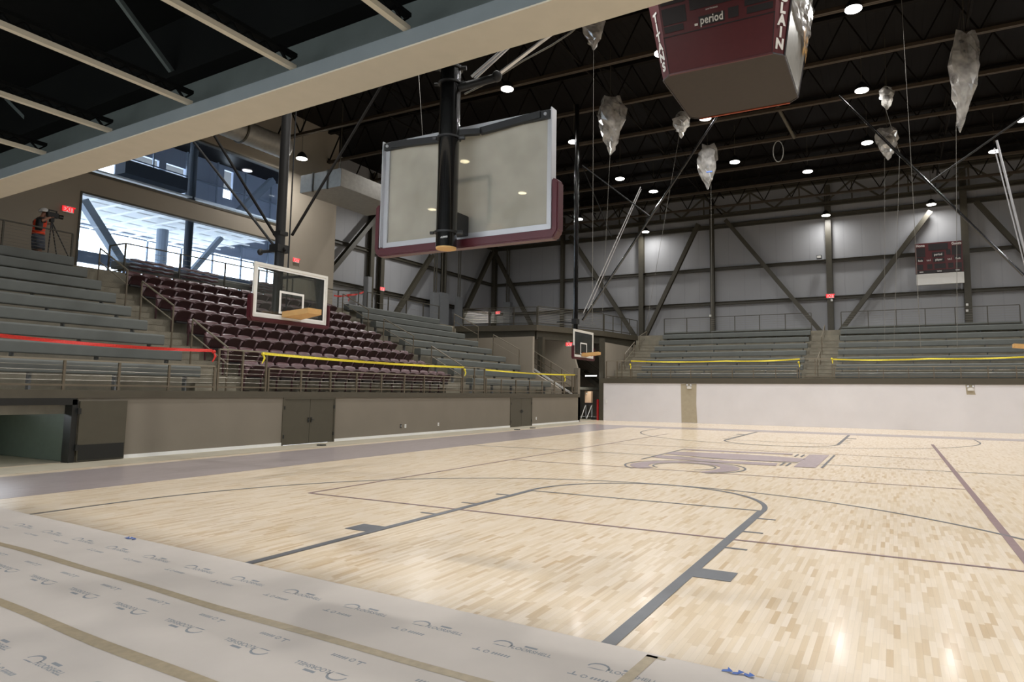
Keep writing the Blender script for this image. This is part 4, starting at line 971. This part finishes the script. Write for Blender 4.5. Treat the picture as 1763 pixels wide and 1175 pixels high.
MB().tube([(.08, 1.0, 4.24), (.42, 1.05, 4.28)], .035, 12).ell((.44, 1.05, 4.29), (.045, .045, .05)).build('pivot_arm', 'matteblack', t, smooth=True)
def ext(a, b, f): a = Vector(a); b = Vector(b); return a+(b-a)*f
a = Vector((.42, 1.05, 4.29)); b = PY(945, 62, 1.15); tag(MB().bar(a, ext(a, b, 2.6), .04, .012).build('hoop_strut', 'silver'), 'flat grey lifting bar rising rightwards from the near mast', 'strut')
a = PY(812, 132, 1.0); b = PY(858, 92, 1.0); strut(a, ext(a, b, 4), .012, 'left of two silver rods rising behind the near mast', 'silver')
a = PY(817, 136, 1.06); b = PY(868, 89, 1.06); strut(a, ext(a, b, 4), .012, 'right of two silver rods rising behind the near mast', 'silver')
pts = [PY(*p, 1.2) for p in ((800, 162), (845, 140), (900, 105), (950, 78), (983, 56), (1010, 30))]
tag(MB().tube(pts, .008, 6).build('hoist_cable', 'rope'), 'thin white hoist cable curving up right of the near mast', 'cable')
# side hoops
def sidehoop(x, y, ang, lab, mlab, mx, z1=13.2):
    hoop(x, y, ang, lab, 'far'); t = mast(mx, y, 2.95, z1, .095, mlab, m='mastgrey' if y < 10 else 'black')
    return t
t2 = sidehoop(-7.25, 5.70, -PI/2, 'clear backboard on the left above the maroon seats, rim in cardboard', 'dark mast of the left backboard', -7.67)
t3 = sidehoop(-7.25, 19.85, -PI/2, 'small clear backboard before the corner bridge, rim in cardboard', 'slim dark mast of the middle backboard', -7.60)
t4 = sidehoop(7.25, 19.85, PI/2, 'backboard past the right edge, only its cardboard rim showing', 'mast of the right edge backboard', 7.67)
# clamps on mast 2
MB().box(-7.8, -7.55, 5.55, 5.85, 4.35, 4.5).tube([(-7.67, 5.7, 4.4), (-8.1, 5.6, 4.38)], .035, 8).ell((-8.12, 5.6, 4.38), (.06, .06, .07)).build('clamp_bracket', 'matteblack', t2)
MB().box(-7.78, -7.56, 5.6, 5.8, 4.7, 4.78).build('clamp_band', 'matteblack', t2)
MB().tube([(-7.55, 5.83, 3.0), (-7.55, 5.83, 9.0)], .015, 6).build('cable_track', 'matteblack', t2)
MB().box(-7.7, -7.5, 19.7, 20.0, 4.25, 4.45).bar((-7.6, 19.8, 4.3), (-8.2, 19.4, 4.3), .05, .05).build('clamp_bracket', 'matteblack', t3)
def to(a, b, f): a = Vector(a); b = Vector(b); return a+(b-a)*f
a, b = PX(503, 405, -7.6), PX(655, 150, -7.6); strut(a, to(a, b, 1.9), .03, 'thin steel strut rising rightwards from the left mast', 'roofdark')
a, b = PY(477, 430, 5.7), PY(330, 240, 5.7); strut(a, to(a, b, 2.2), .028, 'left one of two dark struts rising leftwards from the left mast', 'matteblack')
a, b = PY(490, 432, 5.7), PY(368, 232, 5.7); strut(a, to(a, b, 2.2), .03, 'right one of two dark struts rising leftwards from the left mast', 'roofdark')
q = 19.85
A = PY(1103, 322, q)
strut(PY(1004, 540, q), A, .018, 'upper bright rod leaning from the middle mast', 'silver')
strut(PY(1012, 535, q+.4), PY(1104, 326, q+.4), .016, 'lower bright rod leaning from the middle mast', 'silver')
a, b = PY(1003, 552, q), PY(1233, 202, q); strut(a, to(a, b, 1.05), .045, 'long black strut rising rightwards from the middle mast', 'black')
strut(PY(1003, 285, q), PY(1118, 372, q), .028, 'dark cross strut from the middle mast to its long strut', 'matteblack')
strut(PY(1003, 287, q), PY(1053, 408, q), .018, 'thin dark strut hanging from the middle mast', 'roofdark')
strut(PY(1716, 242, q), PY(1766, 440, q), .034, 'thick bright strut leaning at the right edge', 'silver')
strut(PY(1712, 255, q), PY(1770, 480, q), .018, 'thin bright strut leaning at the right edge', 'silver')
a, b = PY(1445, 165, q), PY(1763, 475, q); strut(a, b, .045, 'long black strut descending to the right edge', 'black')
a, b = PY(1600, 315, q), PY(1763, 200, q); strut(a, b, .03, 'dark strut rising to the right edge from the long black strut', 'matteblack')

# ================================================================ HANGING SCOREBOARD
t = thing('hanging_scoreboard', 'large maroon four sided scoreboard hanging over centre court', 'scoreboard', (.05, 12.75, 9.25))
cx, cy = .05, 12.75; zb = 9.25; ht = 2.4; fl_ = .24
def oc(hw, hc, zz): # octagon corners: main half width hw, outer extent hc
    return [Vector((cx+x, cy+y, zz)) for x, y in ((-hw, -hc), (hw, -hc), (hc, -hw), (hc, hw), (hw, hc), (-hw, hc), (-hc, hw), (-hc, -hw))]
B_ = oc(1.2, 1.42, zb); T_ = oc(1.2+fl_*1.1, 1.42+fl_*1.6, zb+ht)
names = ['face', 'corner_panel']*4
for i in range(8):
    j = (i+1) % 8; m = 'sbmaroon'
    if i in (2,): m = 'silver'
    MB().poly([B_[i], B_[j], T_[j], T_[i]]).build('side_panel' if i % 2 == 0 else 'corner_panel', m, t)
MB().poly(list(reversed(B_))).build('underside', 'sbrown', t); MB().poly(T_).build('top_panel', 'sbdark', t)
# trim at the bottom edges
mb = MB()
for i in (4,): mb.bar(B_[i], B_[(i+1) % 8], .05, .05)
mb.build('bottom_trim', 'orange', t)
MB().bar(B_[0], B_[1], .04, .04).build('bottom_trim', 'sbmaroon', t)
for i in range(1, 8):
    if i != 4: MB().bar(B_[i], B_[(i+1) % 8], .03, .03).build('edge_trim', 'sbdark', t)
MB().bar(B_[2], T_[2], .04, .04).build('corner_trim', 'sbdark', t); MB().bar(B_[3], T_[3], .04, .04).build('corner_trim', 'sbdark', t)
def face(i):
    a, b = B_[i], B_[(i+1) % 8]; c, d = T_[(i+1) % 8], T_[i]
    def P(u, v, off=0.):
        p = a.lerp(b, u).lerp(d.lerp(c, u), v); n = (b-a).cross(d-a).normalized(); return p+n*off
    return P
P0 = face(0); ux = (P0(1, .3)-P0(0, .3)).normalized(); uy = (P0(.5, 1)-P0(.5, 0)).normalized()
# lower blank panel frame and display windows
mb = MB()
for u0, u1, v0, v1 in ((0.0, 1, .365, .375), (0, .008, 0, .375), (.992, 1, 0, .375)): mb.poly([P0(u0, v0, .006), P0(u1, v0, .006), P0(u1, v1, .006), P0(u0, v1, .006)])
mb.build('panel_joint', 'sbdark', t)
mb = MB()
for u0, u1, v0, v1 in ((.02, .20, .53, .61), (.02, .235, .63, .84), (.34, .57, .52, .64), (.60, .69, .53, .66), (.76, .98, .53, .61), (.74, .98, .63, .84), (.27, .71, .74, .95), (.02, .235, .88, 1.05), (.74, .98, .88, 1.05)):
    v0 *= .77; v1 *= .77; MB().poly([P0(u0, v0, .008), P0(u1, v0, .008), P0(u1, v1, .008), P0(u0, v1, .008)]).build('display_window', 'sbdark', t)
mb = MB(); addtext(mb, 'period', .27, P0(.455, .45, .012), ux, uy, .02, .72, .0, space=1.05); mb.build('lettering', 'whitepl', t); mb = MB(); addtext(mb, 'DAKTRONICS', .045, P0(.46, .545, .012), ux, uy, .01, 1., 0)
mb.build('lettering', 'whitepl', t)
MB().poly([P0(.30, .412, .012), P0(.33, .412, .012), P0(.33, .435, .012), P0(.30, .435, .012)]).build('possession_lamp', 'whitepl', t)
def vert(i, txt, v0, dv, size, sx):
    P = face(i); ux = (P(1, .3)-P(0, .3)).normalized(); uy = (P(.5, 1)-P(.5, 0)).normalized(); mb = MB()
    for k, ch in enumerate(txt): addtext(mb, ch, size, P(.5, v0-dv*k, .012), ux, uy, .05, sx, 0)
    mb.build('team_lettering', 'whitepl', t)
vert(7, 'TITANS', .615, .101, .29, 1.0)
vert(1, 'McCLAIN', .73, .107, .31, .9)
# right side: silver screen with wrapped plastic
P2 = face(2)
MB().poly([P2(.03, .03, .01), P2(.97, .03, .01), P2(.97, .5, .01), P2(.03, .5, .01)]).build('screen_panel', 'galv', t)
def crinkle(u, v): p = P2(u, .5+.5*v, .03+.05*random.random()); return p
MB().grid(crinkle, 10, 12).build('plastic_wrap', 'plastic', t)
mb = MB(); rr_ = random.Random(3)
for k in range(16):
    u = .62+.34*rr_.random(); v = .36+.22*rr_.random(); a_ = .03+.05*rr_.random(); mb.poly([P2(u, v, .07), P2(u+a_, v-.02, .07), P2(u+a_*.8, v+.05, .07), P2(u-.01, v+.06, .07)])
mb.build('gold_decal', mat('gold_decal', (190, 140, 40), .5, noise=.4, scale=9), t)
for sx_ in (-1, 1):
    for sy_ in (-1, 1): MB().tube([(cx+sx_*1.0, cy+sy_*1.0, zb+ht), (cx+sx_*1.0, cy+sy_*1.0, 14.7)], .02, 6).build('hanger_cable', 'steel', t)
obj1('roof_pipe', MB().tube([PZ(1338, 183, 13.6), PZ(1368, 238, 12.6)], .07, 10), 'steel', 'dark pipe stub hanging just behind the big scoreboard', 'pipe')
lp = [PY(1340+8*math.sin(a)*1.1, 243+20*(1-math.cos(a))*.9, 24) for a in [2*PI*i/20 for i in range(21)]]
obj1('cable_loop', MB().tube([p+Vector((1.1, 0, 0))*0 for p in lp], .02, 6), 'rope', 'loop of pale cable hanging from the roof', 'cable')

# ================================================================ PLASTIC BAGS AND ROPES
def bag(px0, px1, py0, py1, y, lab, seed, ropeto=None, twist=0., taper=.5, kx=None):
    rnd = random.Random(seed)
    a = PY(px0, py0, y); b = PY(px1, py1, y); cxx = (a.x+b.x)/2; hw = abs(b.x-a.x)/2; zt = a.z; zb_ = b.z; L = zt-zb_
    ph = [rnd.random()*6 for _ in range(6)]
    def f(u, v):
        t_ = 2*PI*u; prof = (.35+.65*min(1, v*3)) if v < .33 else 1-.0*(v-.33)
        pr = math.sin(PI*min(1, max(.0, v))**.75)**.6 if 0 < v < 1 else .0
        pr = max(pr, .12 if v > .5 else .55*(1-v))
        fold = 1+.16*math.sin(3*t_+ph[0]+v*3)+.10*math.sin(5*t_+ph[1]-v*5)+.05*math.sin(9*t_+ph[2])
        r = hw*pr*fold*(1-taper*v**2); sh = twist*hw*v*v
        return (cxx+r*math.cos(t_)+sh, y+r*.8*math.sin(t_), zt-L*v+.04*L*math.sin(2*t_+ph[3])*(1-v))
    t = thing('plastic_bag', lab, 'plastic bag', (cxx, y, zb_), 'clear plastic bags hanging from the roof')
    def g(u, v):
        p = Vector(f(u % 1., v)); rr2 = random.Random(int((u % 1.)*1000)*131+int(v*1000)+seed); k_ = hw*.16*(0 if v in (0, 1) else 1)
        return p+Vector((rr2.uniform(-k_, k_), rr2.uniform(-k_, k_), rr2.uniform(-k_, k_)))
    MB().grid(g, 13, 9).build('bag_film', 'plastic', t)
    MB().box(cxx-hw*.28, cxx+hw*.28, y-.12, y+.12, zt-L*.45, zt-.02*L).build('wrapped_fixture', 'sbdark', t, bevel=.02)
    MB().tube([(cxx, y, zt-.1*L), (cxx, y, 14.87)], .012, 6).build('hanger_cable', 'steel', t)
    return Vector((cxx+twist*hw, y, zb_))
def rope(pts, lab, r=.007): tag(MB().tube(pts, r, 5).build('hanging_rope', 'rope'), lab, 'rope')
bag(1005, 1040, 30, 82, 14.0, 'small crumpled plastic bag just under the big beam', 1)
p = bag(1026, 1076, 174, 263, 19.2, 'large plastic bag between the backboard and the big scoreboard', 2, taper=.7)
bag(1158, 1188, 198, 236, 21.5, 'small bright plastic bag left under the big scoreboard', 3, taper=.8)
bag(1201, 1236, 253, 324, 25.0, 'long plastic bag with blue tape below the big scoreboard', 4, taper=.4)
q_ = PY(1222, 297, 24.5); bg_ = [o for o in bpy.data.objects if 'blue tape below' in str(o.get('label', ''))][0]; MB().box(q_.x-.13, q_.x+.13, 24.40, 24.44, q_.z-.025, q_.z+.025).build('tape_strip', 'bluetape', bg_)
bag(1512, 1542, 154, 187, 22.6, 'small bright plastic bag right of the big scoreboard', 5, taper=.8)
bag(1507, 1549, 224, 273, 26.7, 'torn plastic bag behind the long black strut', 6, taper=.6)
bag(1632, 1698, 64, 222, 19.7, 'very long plastic bag near the right top of the photo', 7, twist=-.55, taper=.75)
def vrope(px, py0, py1, y, lab, dx=0): a = PY(px, py0-(12 if y != 18.0 else 0), y); b = PY(px+dx, py1, y); mid = (a+b)/2; rope([a, mid, b], lab)
vrope(1022, 82, 560, 14.0, 'rope hanging from the small bag under the beam', -2)
vrope(1051, 264, 540, 19.2, 'rope hanging from the large bag left of the scoreboard', -14)
vrope(1171, 237, 560, 21.5, 'rope slanting down from the small bright bag at the left', -58)
vrope(1224, 325, 610, 25.0, 'rope hanging from the bag with blue tape', 2)
vrope(1551, -20, 320, 18.0, 'long rope crossing the top edge at the right', 20)
vrope(1571, 320, 600, 18.0, 'lower end of the long rope at the right', 14)
vrope(1523, 283, 590, 26.7, 'rope hanging from the torn bag behind the strut', 0)
vrope(1521, 187, 265, 22.6, 'rope below the small bright bag at the right', 28)
vrope(1549, 270, 600, 22.6, 'thin rope between the two right bags and the benches', -10)
vrope(1646, 222, 600, 19.7, 'rope hanging from the very long bag', 2)
vrope(720, 125, 240, 12.0, 'pair rope left of the near mast', 8)

# ================================================================ PAPER
pd_ = Vector((1, -.0605, 0)).normalized(); pn = Vector((.0605, 1, 0)).normalized()
O = Vector((1.84, .34, 0))
def pt(s, d, zz=0.): return O+pd_*s+pn*d+Vector((0, 0, zz))
def sheet(d0, d1, zz, lab, s0=-14., s1=8.):
    t = thing('floor_paper', lab, 'floor paper', (0, d0, 0), 'sheets of floor protection paper')
    mb = MB(); mb.prism([pt(s0, d0), pt(s1, d0), pt(s1, d1), pt(s0, d1)], (0, 0, zz)); mb.build('paper_sheet', 'paper', t); return t
sh1 = sheet(-.86, 0, .010, 'grey paper sheet laid along the edge of the court')
sh2 = sheet(-1.66, -.865, .010, 'grey paper sheet between the two lengthwise tape seams')
sh3 = sheet(-5.6, -1.665, .010, 'grey paper sheet nearest the camera')
def logoset(mb, s, d, flip):
    K = .82; c = pt(s, d, .0104); ux = (pd_ if not flip else -pd_)*K; uy = (pn if not flip else -pn)*K
    addtext(mb, 'FLOORSHELL', .056, c+ux*.05-uy*.012, ux, uy, .02, .92, .0)
    def q(x, y, w, h, sh=0): mb.poly([c+ux*x+uy*y, c+ux*(x+w)+uy*y, c+ux*(x+w+sh)+uy*(y+h), c+ux*(x+sh)+uy*(y+h)])
    q(-.03, .035, .11, .028)
    for i in range(7):
        a0 = PI*i/7; a1 = PI*(i+1)/7
        mb.poly([c+ux*(-.20+.085*math.cos(a1))+uy*(.0+.075*math.sin(a1)), c+ux*(-.20+.085*math.cos(a0))+uy*(.0+.075*math.sin(a0)), c+ux*(-.20+.072*math.cos(a0))+uy*(-.004+.058*math.sin(a0)), c+ux*(-.20+.072*math.cos(a1))+uy*(-.004+.058*math.sin(a1))])
    q(-.27, -.035, .1, .012, .03)
def small(mb, s, d, flip):
    c = pt(s, d, .0104); ux = pd_ if not flip else -pd_; uy = pn if not flip else -pn
    mb.poly([c+ux*(-.12)+uy*(-.014), c+ux*(-.06)+uy*(-.014), c+ux*(-.06)+uy*(-.004), c+ux*(-.12)+uy*(-.004)])
    mb.poly([c+ux*(-.095)+uy*(-.004), c+ux*(-.085)+uy*(-.004), c+ux*(-.085)+uy*.03, c+ux*(-.095)+uy*.03])
    for i in range(8):
        a0 = 2*PI*i/8; a1 = 2*PI*(i+.8)/8
        mb.poly([c+ux*(-.02+.022*math.cos(a1))+uy*(.022*math.sin(a1)), c+ux*(-.02+.022*math.cos(a0))+uy*(.022*math.sin(a0)), c+ux*(-.02+.012*math.cos(a0))+uy*(.012*math.sin(a0)), c+ux*(-.02+.012*math.cos(a1))+uy*(.012*math.sin(a1))])
    for i in range(6):
        x = .02+i*.022; mb.poly([c+ux*x+uy*(-.014), c+ux*(x+.014)+uy*(-.014), c+ux*(x+.017)+uy*.016, c+ux*(x+.004)+uy*.016])
for i in range(-5, 10):
    mb = MB(); logoset(mb, -1.1-.66*i, -.355, False); mb.build('printed_logo', 'ink', sh1); mb = MB(); small(mb, -1.26-.66*i, -.50, False); mb.build('printed_symbols', 'ink', sh1)
for i in range(-3, 8):
    mb = MB(); logoset(mb, -1.26-.655*i, -1.21, True); mb.build('printed_logo', 'ink', sh2); mb = MB(); small(mb, -1.21-.655*i, -1.02, True); mb.build('printed_symbols', 'ink', sh2)
for i in range(-3, 5):
    mb = MB(); logoset(mb, -2.55-.655*i, -1.98, False); mb.build('printed_logo', 'ink', sh3); mb = MB(); small(mb, -2.71-.655*i, -2.13, False); mb.build('printed_symbols', 'ink', sh3)
def seam(pts, w, lab):
    mb = MB(); rnd = random.Random(len(lab)); prev = None
    for i in range(60):
        f = i/59; s = pts[0][0]+(pts[1][0]-pts[0][0])*f; d = pts[0][1]+(pts[1][1]-pts[0][1])*f+.012*math.sin(f*22)+.006*math.sin(f*61)
        ww = w*(1+.08*math.sin(f*40)); cur = (pt(s, d-ww/2, .0115), pt(s, d+ww/2, .0115))
        if prev: mb.quad(prev[0], cur[0], cur[1], prev[1])
        prev = cur
    o = mb.build('seam_tape', 'kraft'); return tag(o, lab, 'tape')
seam([(-12, -.865), (7, -.865)], .075, 'brown tape covering the seam nearest the court')
seam([(-12, -1.64), (7, -1.64)], .085, 'wider brown tape covering the seam nearest the camera')
mb = MB(); mb.quad(pt(.22, -.80, .0118), pt(.29, -.80, .0118), pt(.29, -.03, .0118), pt(.22, -.03, .0118)).quad(pt(.22, -.03, .0118), pt(.22, -.06, .0118), pt(.34, -.06, .0118), pt(.34, -.03, .0118)); tag(mb.build('seam_tape', 'kraft'), 'short brown tape crossing the paper at the bottom right', 'tape')
for px, py, lab in ((222, 929, 'crumpled blue tape at the paper edge on the left'), (1270, 1163, 'crumpled blue tape at the paper edge on the right')):
    p = PZ(px, py, .01); mb = MB()
    for i in range(6): mb.quad(p+Vector((-.09+i*.03, .012*math.sin(i*2), .004)), p+Vector((-.06+i*.03, .012*math.sin(i*2+2), .004+.01*(i % 2))), p+Vector((-.06+i*.03, .03+.012*math.sin(i*2+2), .006)), p+Vector((-.09+i*.03, .03+.012*math.sin(i*2), .014*(i % 2)+.004)))
    tag(mb.build('blue_tape_scrap', 'bluetape'), lab, 'tape scrap')

# ================================================================ CAMERA OPERATOR
def skinned(name, nodes, edges, m, parent, sub=2):
    me = bpy.data.meshes.new(name); off = Vector(parent['_o'])
    me.from_pydata([Vector(p[:3])-off for p in nodes], edges, []); me.update()
    o = bpy.data.objects.new(name, me); COL.objects.link(o)
    o.modifiers.new('skin', 'SKIN'); sk = me.skin_vertices[0].data
    for i, p in enumerate(nodes): sk[i].radius = (p[3], p[4] if len(p) > 4 else p[3])
    sk[0].use_root = True
    s = o.modifiers.new('sub', 'SUBSURF'); s.levels = sub; s.render_levels = sub
    bpy.context.view_layer.update()
    ev = bpy.data.meshes.new_from_object(o.evaluated_get(bpy.context.evaluated_depsgraph_get()))
    bpy.data.objects.remove(o); ev.materials.clear(); ev.materials.append(M[m])
    for p in ev.polygons: p.use_smooth = True
    o = bpy.data.objects.new(name, ev); COL.objects.link(o); o.parent = parent; return o
bx, by, bz = -19.75, 6.92, ZC
per = thing('person', 'person in a white helmet and orange vest operating a video camera on the concourse', 'person', (bx, by, bz))
def N(x, y, zz, *r): return (bx+x, by+y, bz+zz)+r
# facing +Y and slightly towards the court (+X)
nodes = [N(0, 0, .86, .13, .12), N(0, .0, 1.05, .12, .11), N(0, .02, 1.25, .15, .12), N(0, .04, 1.38, .10, .09), N(.02, .07, 1.46, .055), N(.03, .11, 1.56, .085, .09), N(.03, .13, 1.63, .07),
         N(.17, .03, 1.34, .055), N(.34, -.08, 1.26, .046), N(.26, .14, 1.42, .036), N(.20, .20, 1.44, .03),
         N(-.16, .03, 1.34, .055), N(-.28, .06, 1.14, .046), N(-.12, .20, 1.22, .036), N(-.06, .24, 1.28, .03),
         N(.10, 0, .78, .095), N(.13, .02, .46, .065), N(.13, -.02, .10, .042), N(.13, .10, .04, .04),
         N(-.10, 0, .78, .095), N(-.13, .05, .46, .065), N(-.13, .0, .10, .042), N(-.13, .12, .04, .04)]
edges = [(0, 1), (1, 2), (2, 3), (3, 4), (4, 5), (5, 6), (2, 7), (7, 8), (8, 9), (9, 10), (2, 11), (11, 12), (12, 13), (13, 14), (0, 15), (15, 16), (16, 17), (17, 18), (0, 19), (19, 20), (20, 21), (21, 22)]
skinned('body', nodes, edges, 'skin', per)
for sgn, (hx, hy, hz) in ((1, (.20, .20, 1.44)), (-1, (-.06, .24, 1.28))):
    mbn = [N(hx, hy, hz, .03)]; ed_ = []
    for f in range(4):
        i = len(mbn); mbn.append(N(hx-.03+.02*f, hy+.05, hz+.01*f, .009)); mbn.append(N(hx-.03+.02*f, hy+.085, hz-.01+.01*f, .008)); ed_ += [(0, i), (i, i+1)]
    i = len(mbn); mbn.append(N(hx-sgn*.035, hy+.02, hz+.03, .010)); ed_.append((0, i))
    skinned('hand', mbn, ed_, 'skin', per, 1)
def shell(name, rings, m, sub=0):
    mb = MB()
    def f(u, v):
        k = v*(len(rings)-1); i = min(int(k), len(rings)-2); w = k-i; A = rings[i]; B = rings[i+1]; c = [A[j]*(1-w)+B[j]*w for j in range(5)]
        a = 2*PI*u; return (bx+c[0]+c[3]*math.cos(a), by+c[1]+c[4]*math.sin(a), bz+c[2])
    mb.grid(f, 20, 3*(len(rings)-1)); return mb.build(name, m, per, smooth=True, solid=.008)
shell('shirt', [(0, 0, .84, .175, .15), (0, 0, 1.05, .165, .14), (0, .02, 1.25, .195, .15), (0, .035, 1.38, .16, .12), (0, .05, 1.43, .085, .08)], 'shirt')
shell('safety_vest', [(0, 0, .88, .185, .16), (0, 0, 1.05, .178, .152), (0, .02, 1.22, .205, .16), (0, .03, 1.33, .19, .15)], 'vest')
for s in (-1, 1): shell('sleeve', [(s*.15, .02, 1.38, .075, .075), (s*.22, -.01*(s+1), 1.30, .075, .075), (s*.28, -.03*(s+1)+.03, 1.24, .065, .07)], 'shirt')
shell('shorts_waist', [(0, 0, .90, .165, .15), (0, 0, .76, .19, .165)], 'shorts')
for s in (-1, 1): shell('shorts_leg', [(s*.09, 0, .82, .105, .13), (s*.12, .02, .60, .11, .12), (s*.13, .03, .42, .105, .11)], 'shorts')
for s in (-1, 1): MB().ell((bx+s*.13, by+.05, bz+.045), (.05, .13, .05), 12, 8).build('shoe', 'matteblack', per, smooth=True)
shell('backpack', [(.17, -.09, .98, .07, .06), (.19, -.09, 1.02, .10, .09), (.19, -.08, 1.30, .10, .09), (.17, -.07, 1.36, .06, .05)], 'matteblack')
hm = MB()
def hf(u, v):
    a = 2*PI*u; ph = v*PI/2; r = .135; return (bx+.03+r*math.sin(ph)*math.cos(a), by+.10+r*1.1*math.sin(ph)*math.sin(a), bz+1.60+.135*math.cos(ph))
hm.grid(hf, 20, 8).build('helmet', 'hat', per, smooth=True, solid=.01)
MB().prism([(bx-.06, by+.22, bz+1.60), (bx+.12, by+.22, bz+1.60), (bx+.09, by+.29, bz+1.595), (bx-.03, by+.29, bz+1.595)], (0, 0, .012)).build('helmet_brim', 'hat', per)
MB().ell((bx+.03, by+.203, bz+1.545), (.012, .02, .014)).build('nose', 'skin', per)
MB().box(bx+.02, bx+.07, by+.19, by+.24, bz+1.56, bz+1.59).build('eyepiece_glasses', 'matteblack', per)
t = thing('video_camera', 'black video camera on a tripod held by the person on the concourse', 'camera', (bx, by+.5, bz))
MB().box(bx+.10, bx+.22, by+.10, by+.42, bz+1.46, bz+1.62).build('camera_body', 'matteblack', t, bevel=.015)
MB().tube([(bx+.16, by+.42, bz+1.53), (bx+.16, by+.54, bz+1.53)], [.06, .075], 16).build('lens', 'black', t, smooth=True)
MB().bar((bx+.16, by+.14, bz+1.68), (bx+.16, by+.38, bz+1.68), .03, .03).box(bx+.145, bx+.175, by+.14, by+.17, bz+1.62, bz+1.68).box(bx+.145, bx+.175, by+.35, by+.38, bz+1.62, bz+1.68).build('top_handle', 'matteblack', t)
MB().box(bx+.11, bx+.21, by+.2, by+.3, bz+1.32, bz+1.46).build('tripod_head', 'matteblack', t)
for ddx, ddy in ((.3, .55), (.35, -.2), (.25, .15)): MB().tube([(bx+.16, by+.25, bz+1.34), (bx+.16+ddx, by+.25+ddy, bz+.0)], [.02, .014], 8).build('tripod_leg', 'matteblack', t, smooth=True)

# pieces that sit on a part become its sub-parts
SUB = {'lens': ('housing', 'camera_body'), 'outlet_face': ('cover_plate',), 'target_square': ('glass_panel',), 'border_paint': ('glass_panel',), 'bolt': ('mounting_arm',), 'cover': ('housing',),
       'lettering': ('sign_face', 'cabinet', 'side_panel', 'pipe'), 'display_window': ('cabinet', 'side_panel'), 'possession_lamp': ('side_panel',), 'end_cap': ('pipe',), 'helmet_brim': ('helmet',),
       'label_sticker': ('cardboard_cover',), 'clamp_bolt': ('clamp_band',), 'rim_bracket': ('rim_carton',), 'top_handle': ('camera_body',)}
for r_ in [o for o in bpy.data.objects if o.parent is None and o.type == 'EMPTY']:
    kids = list(r_.children)
    for c in kids:
        for pn_ in SUB.get(c.name.split('.')[0], ()):
            q = [k_ for k_ in kids if k_.name.split('.')[0] == pn_]
            if q: c.parent = q[0]; break
for o in list(bpy.data.objects):
    if '_o' in o: del o['_o']
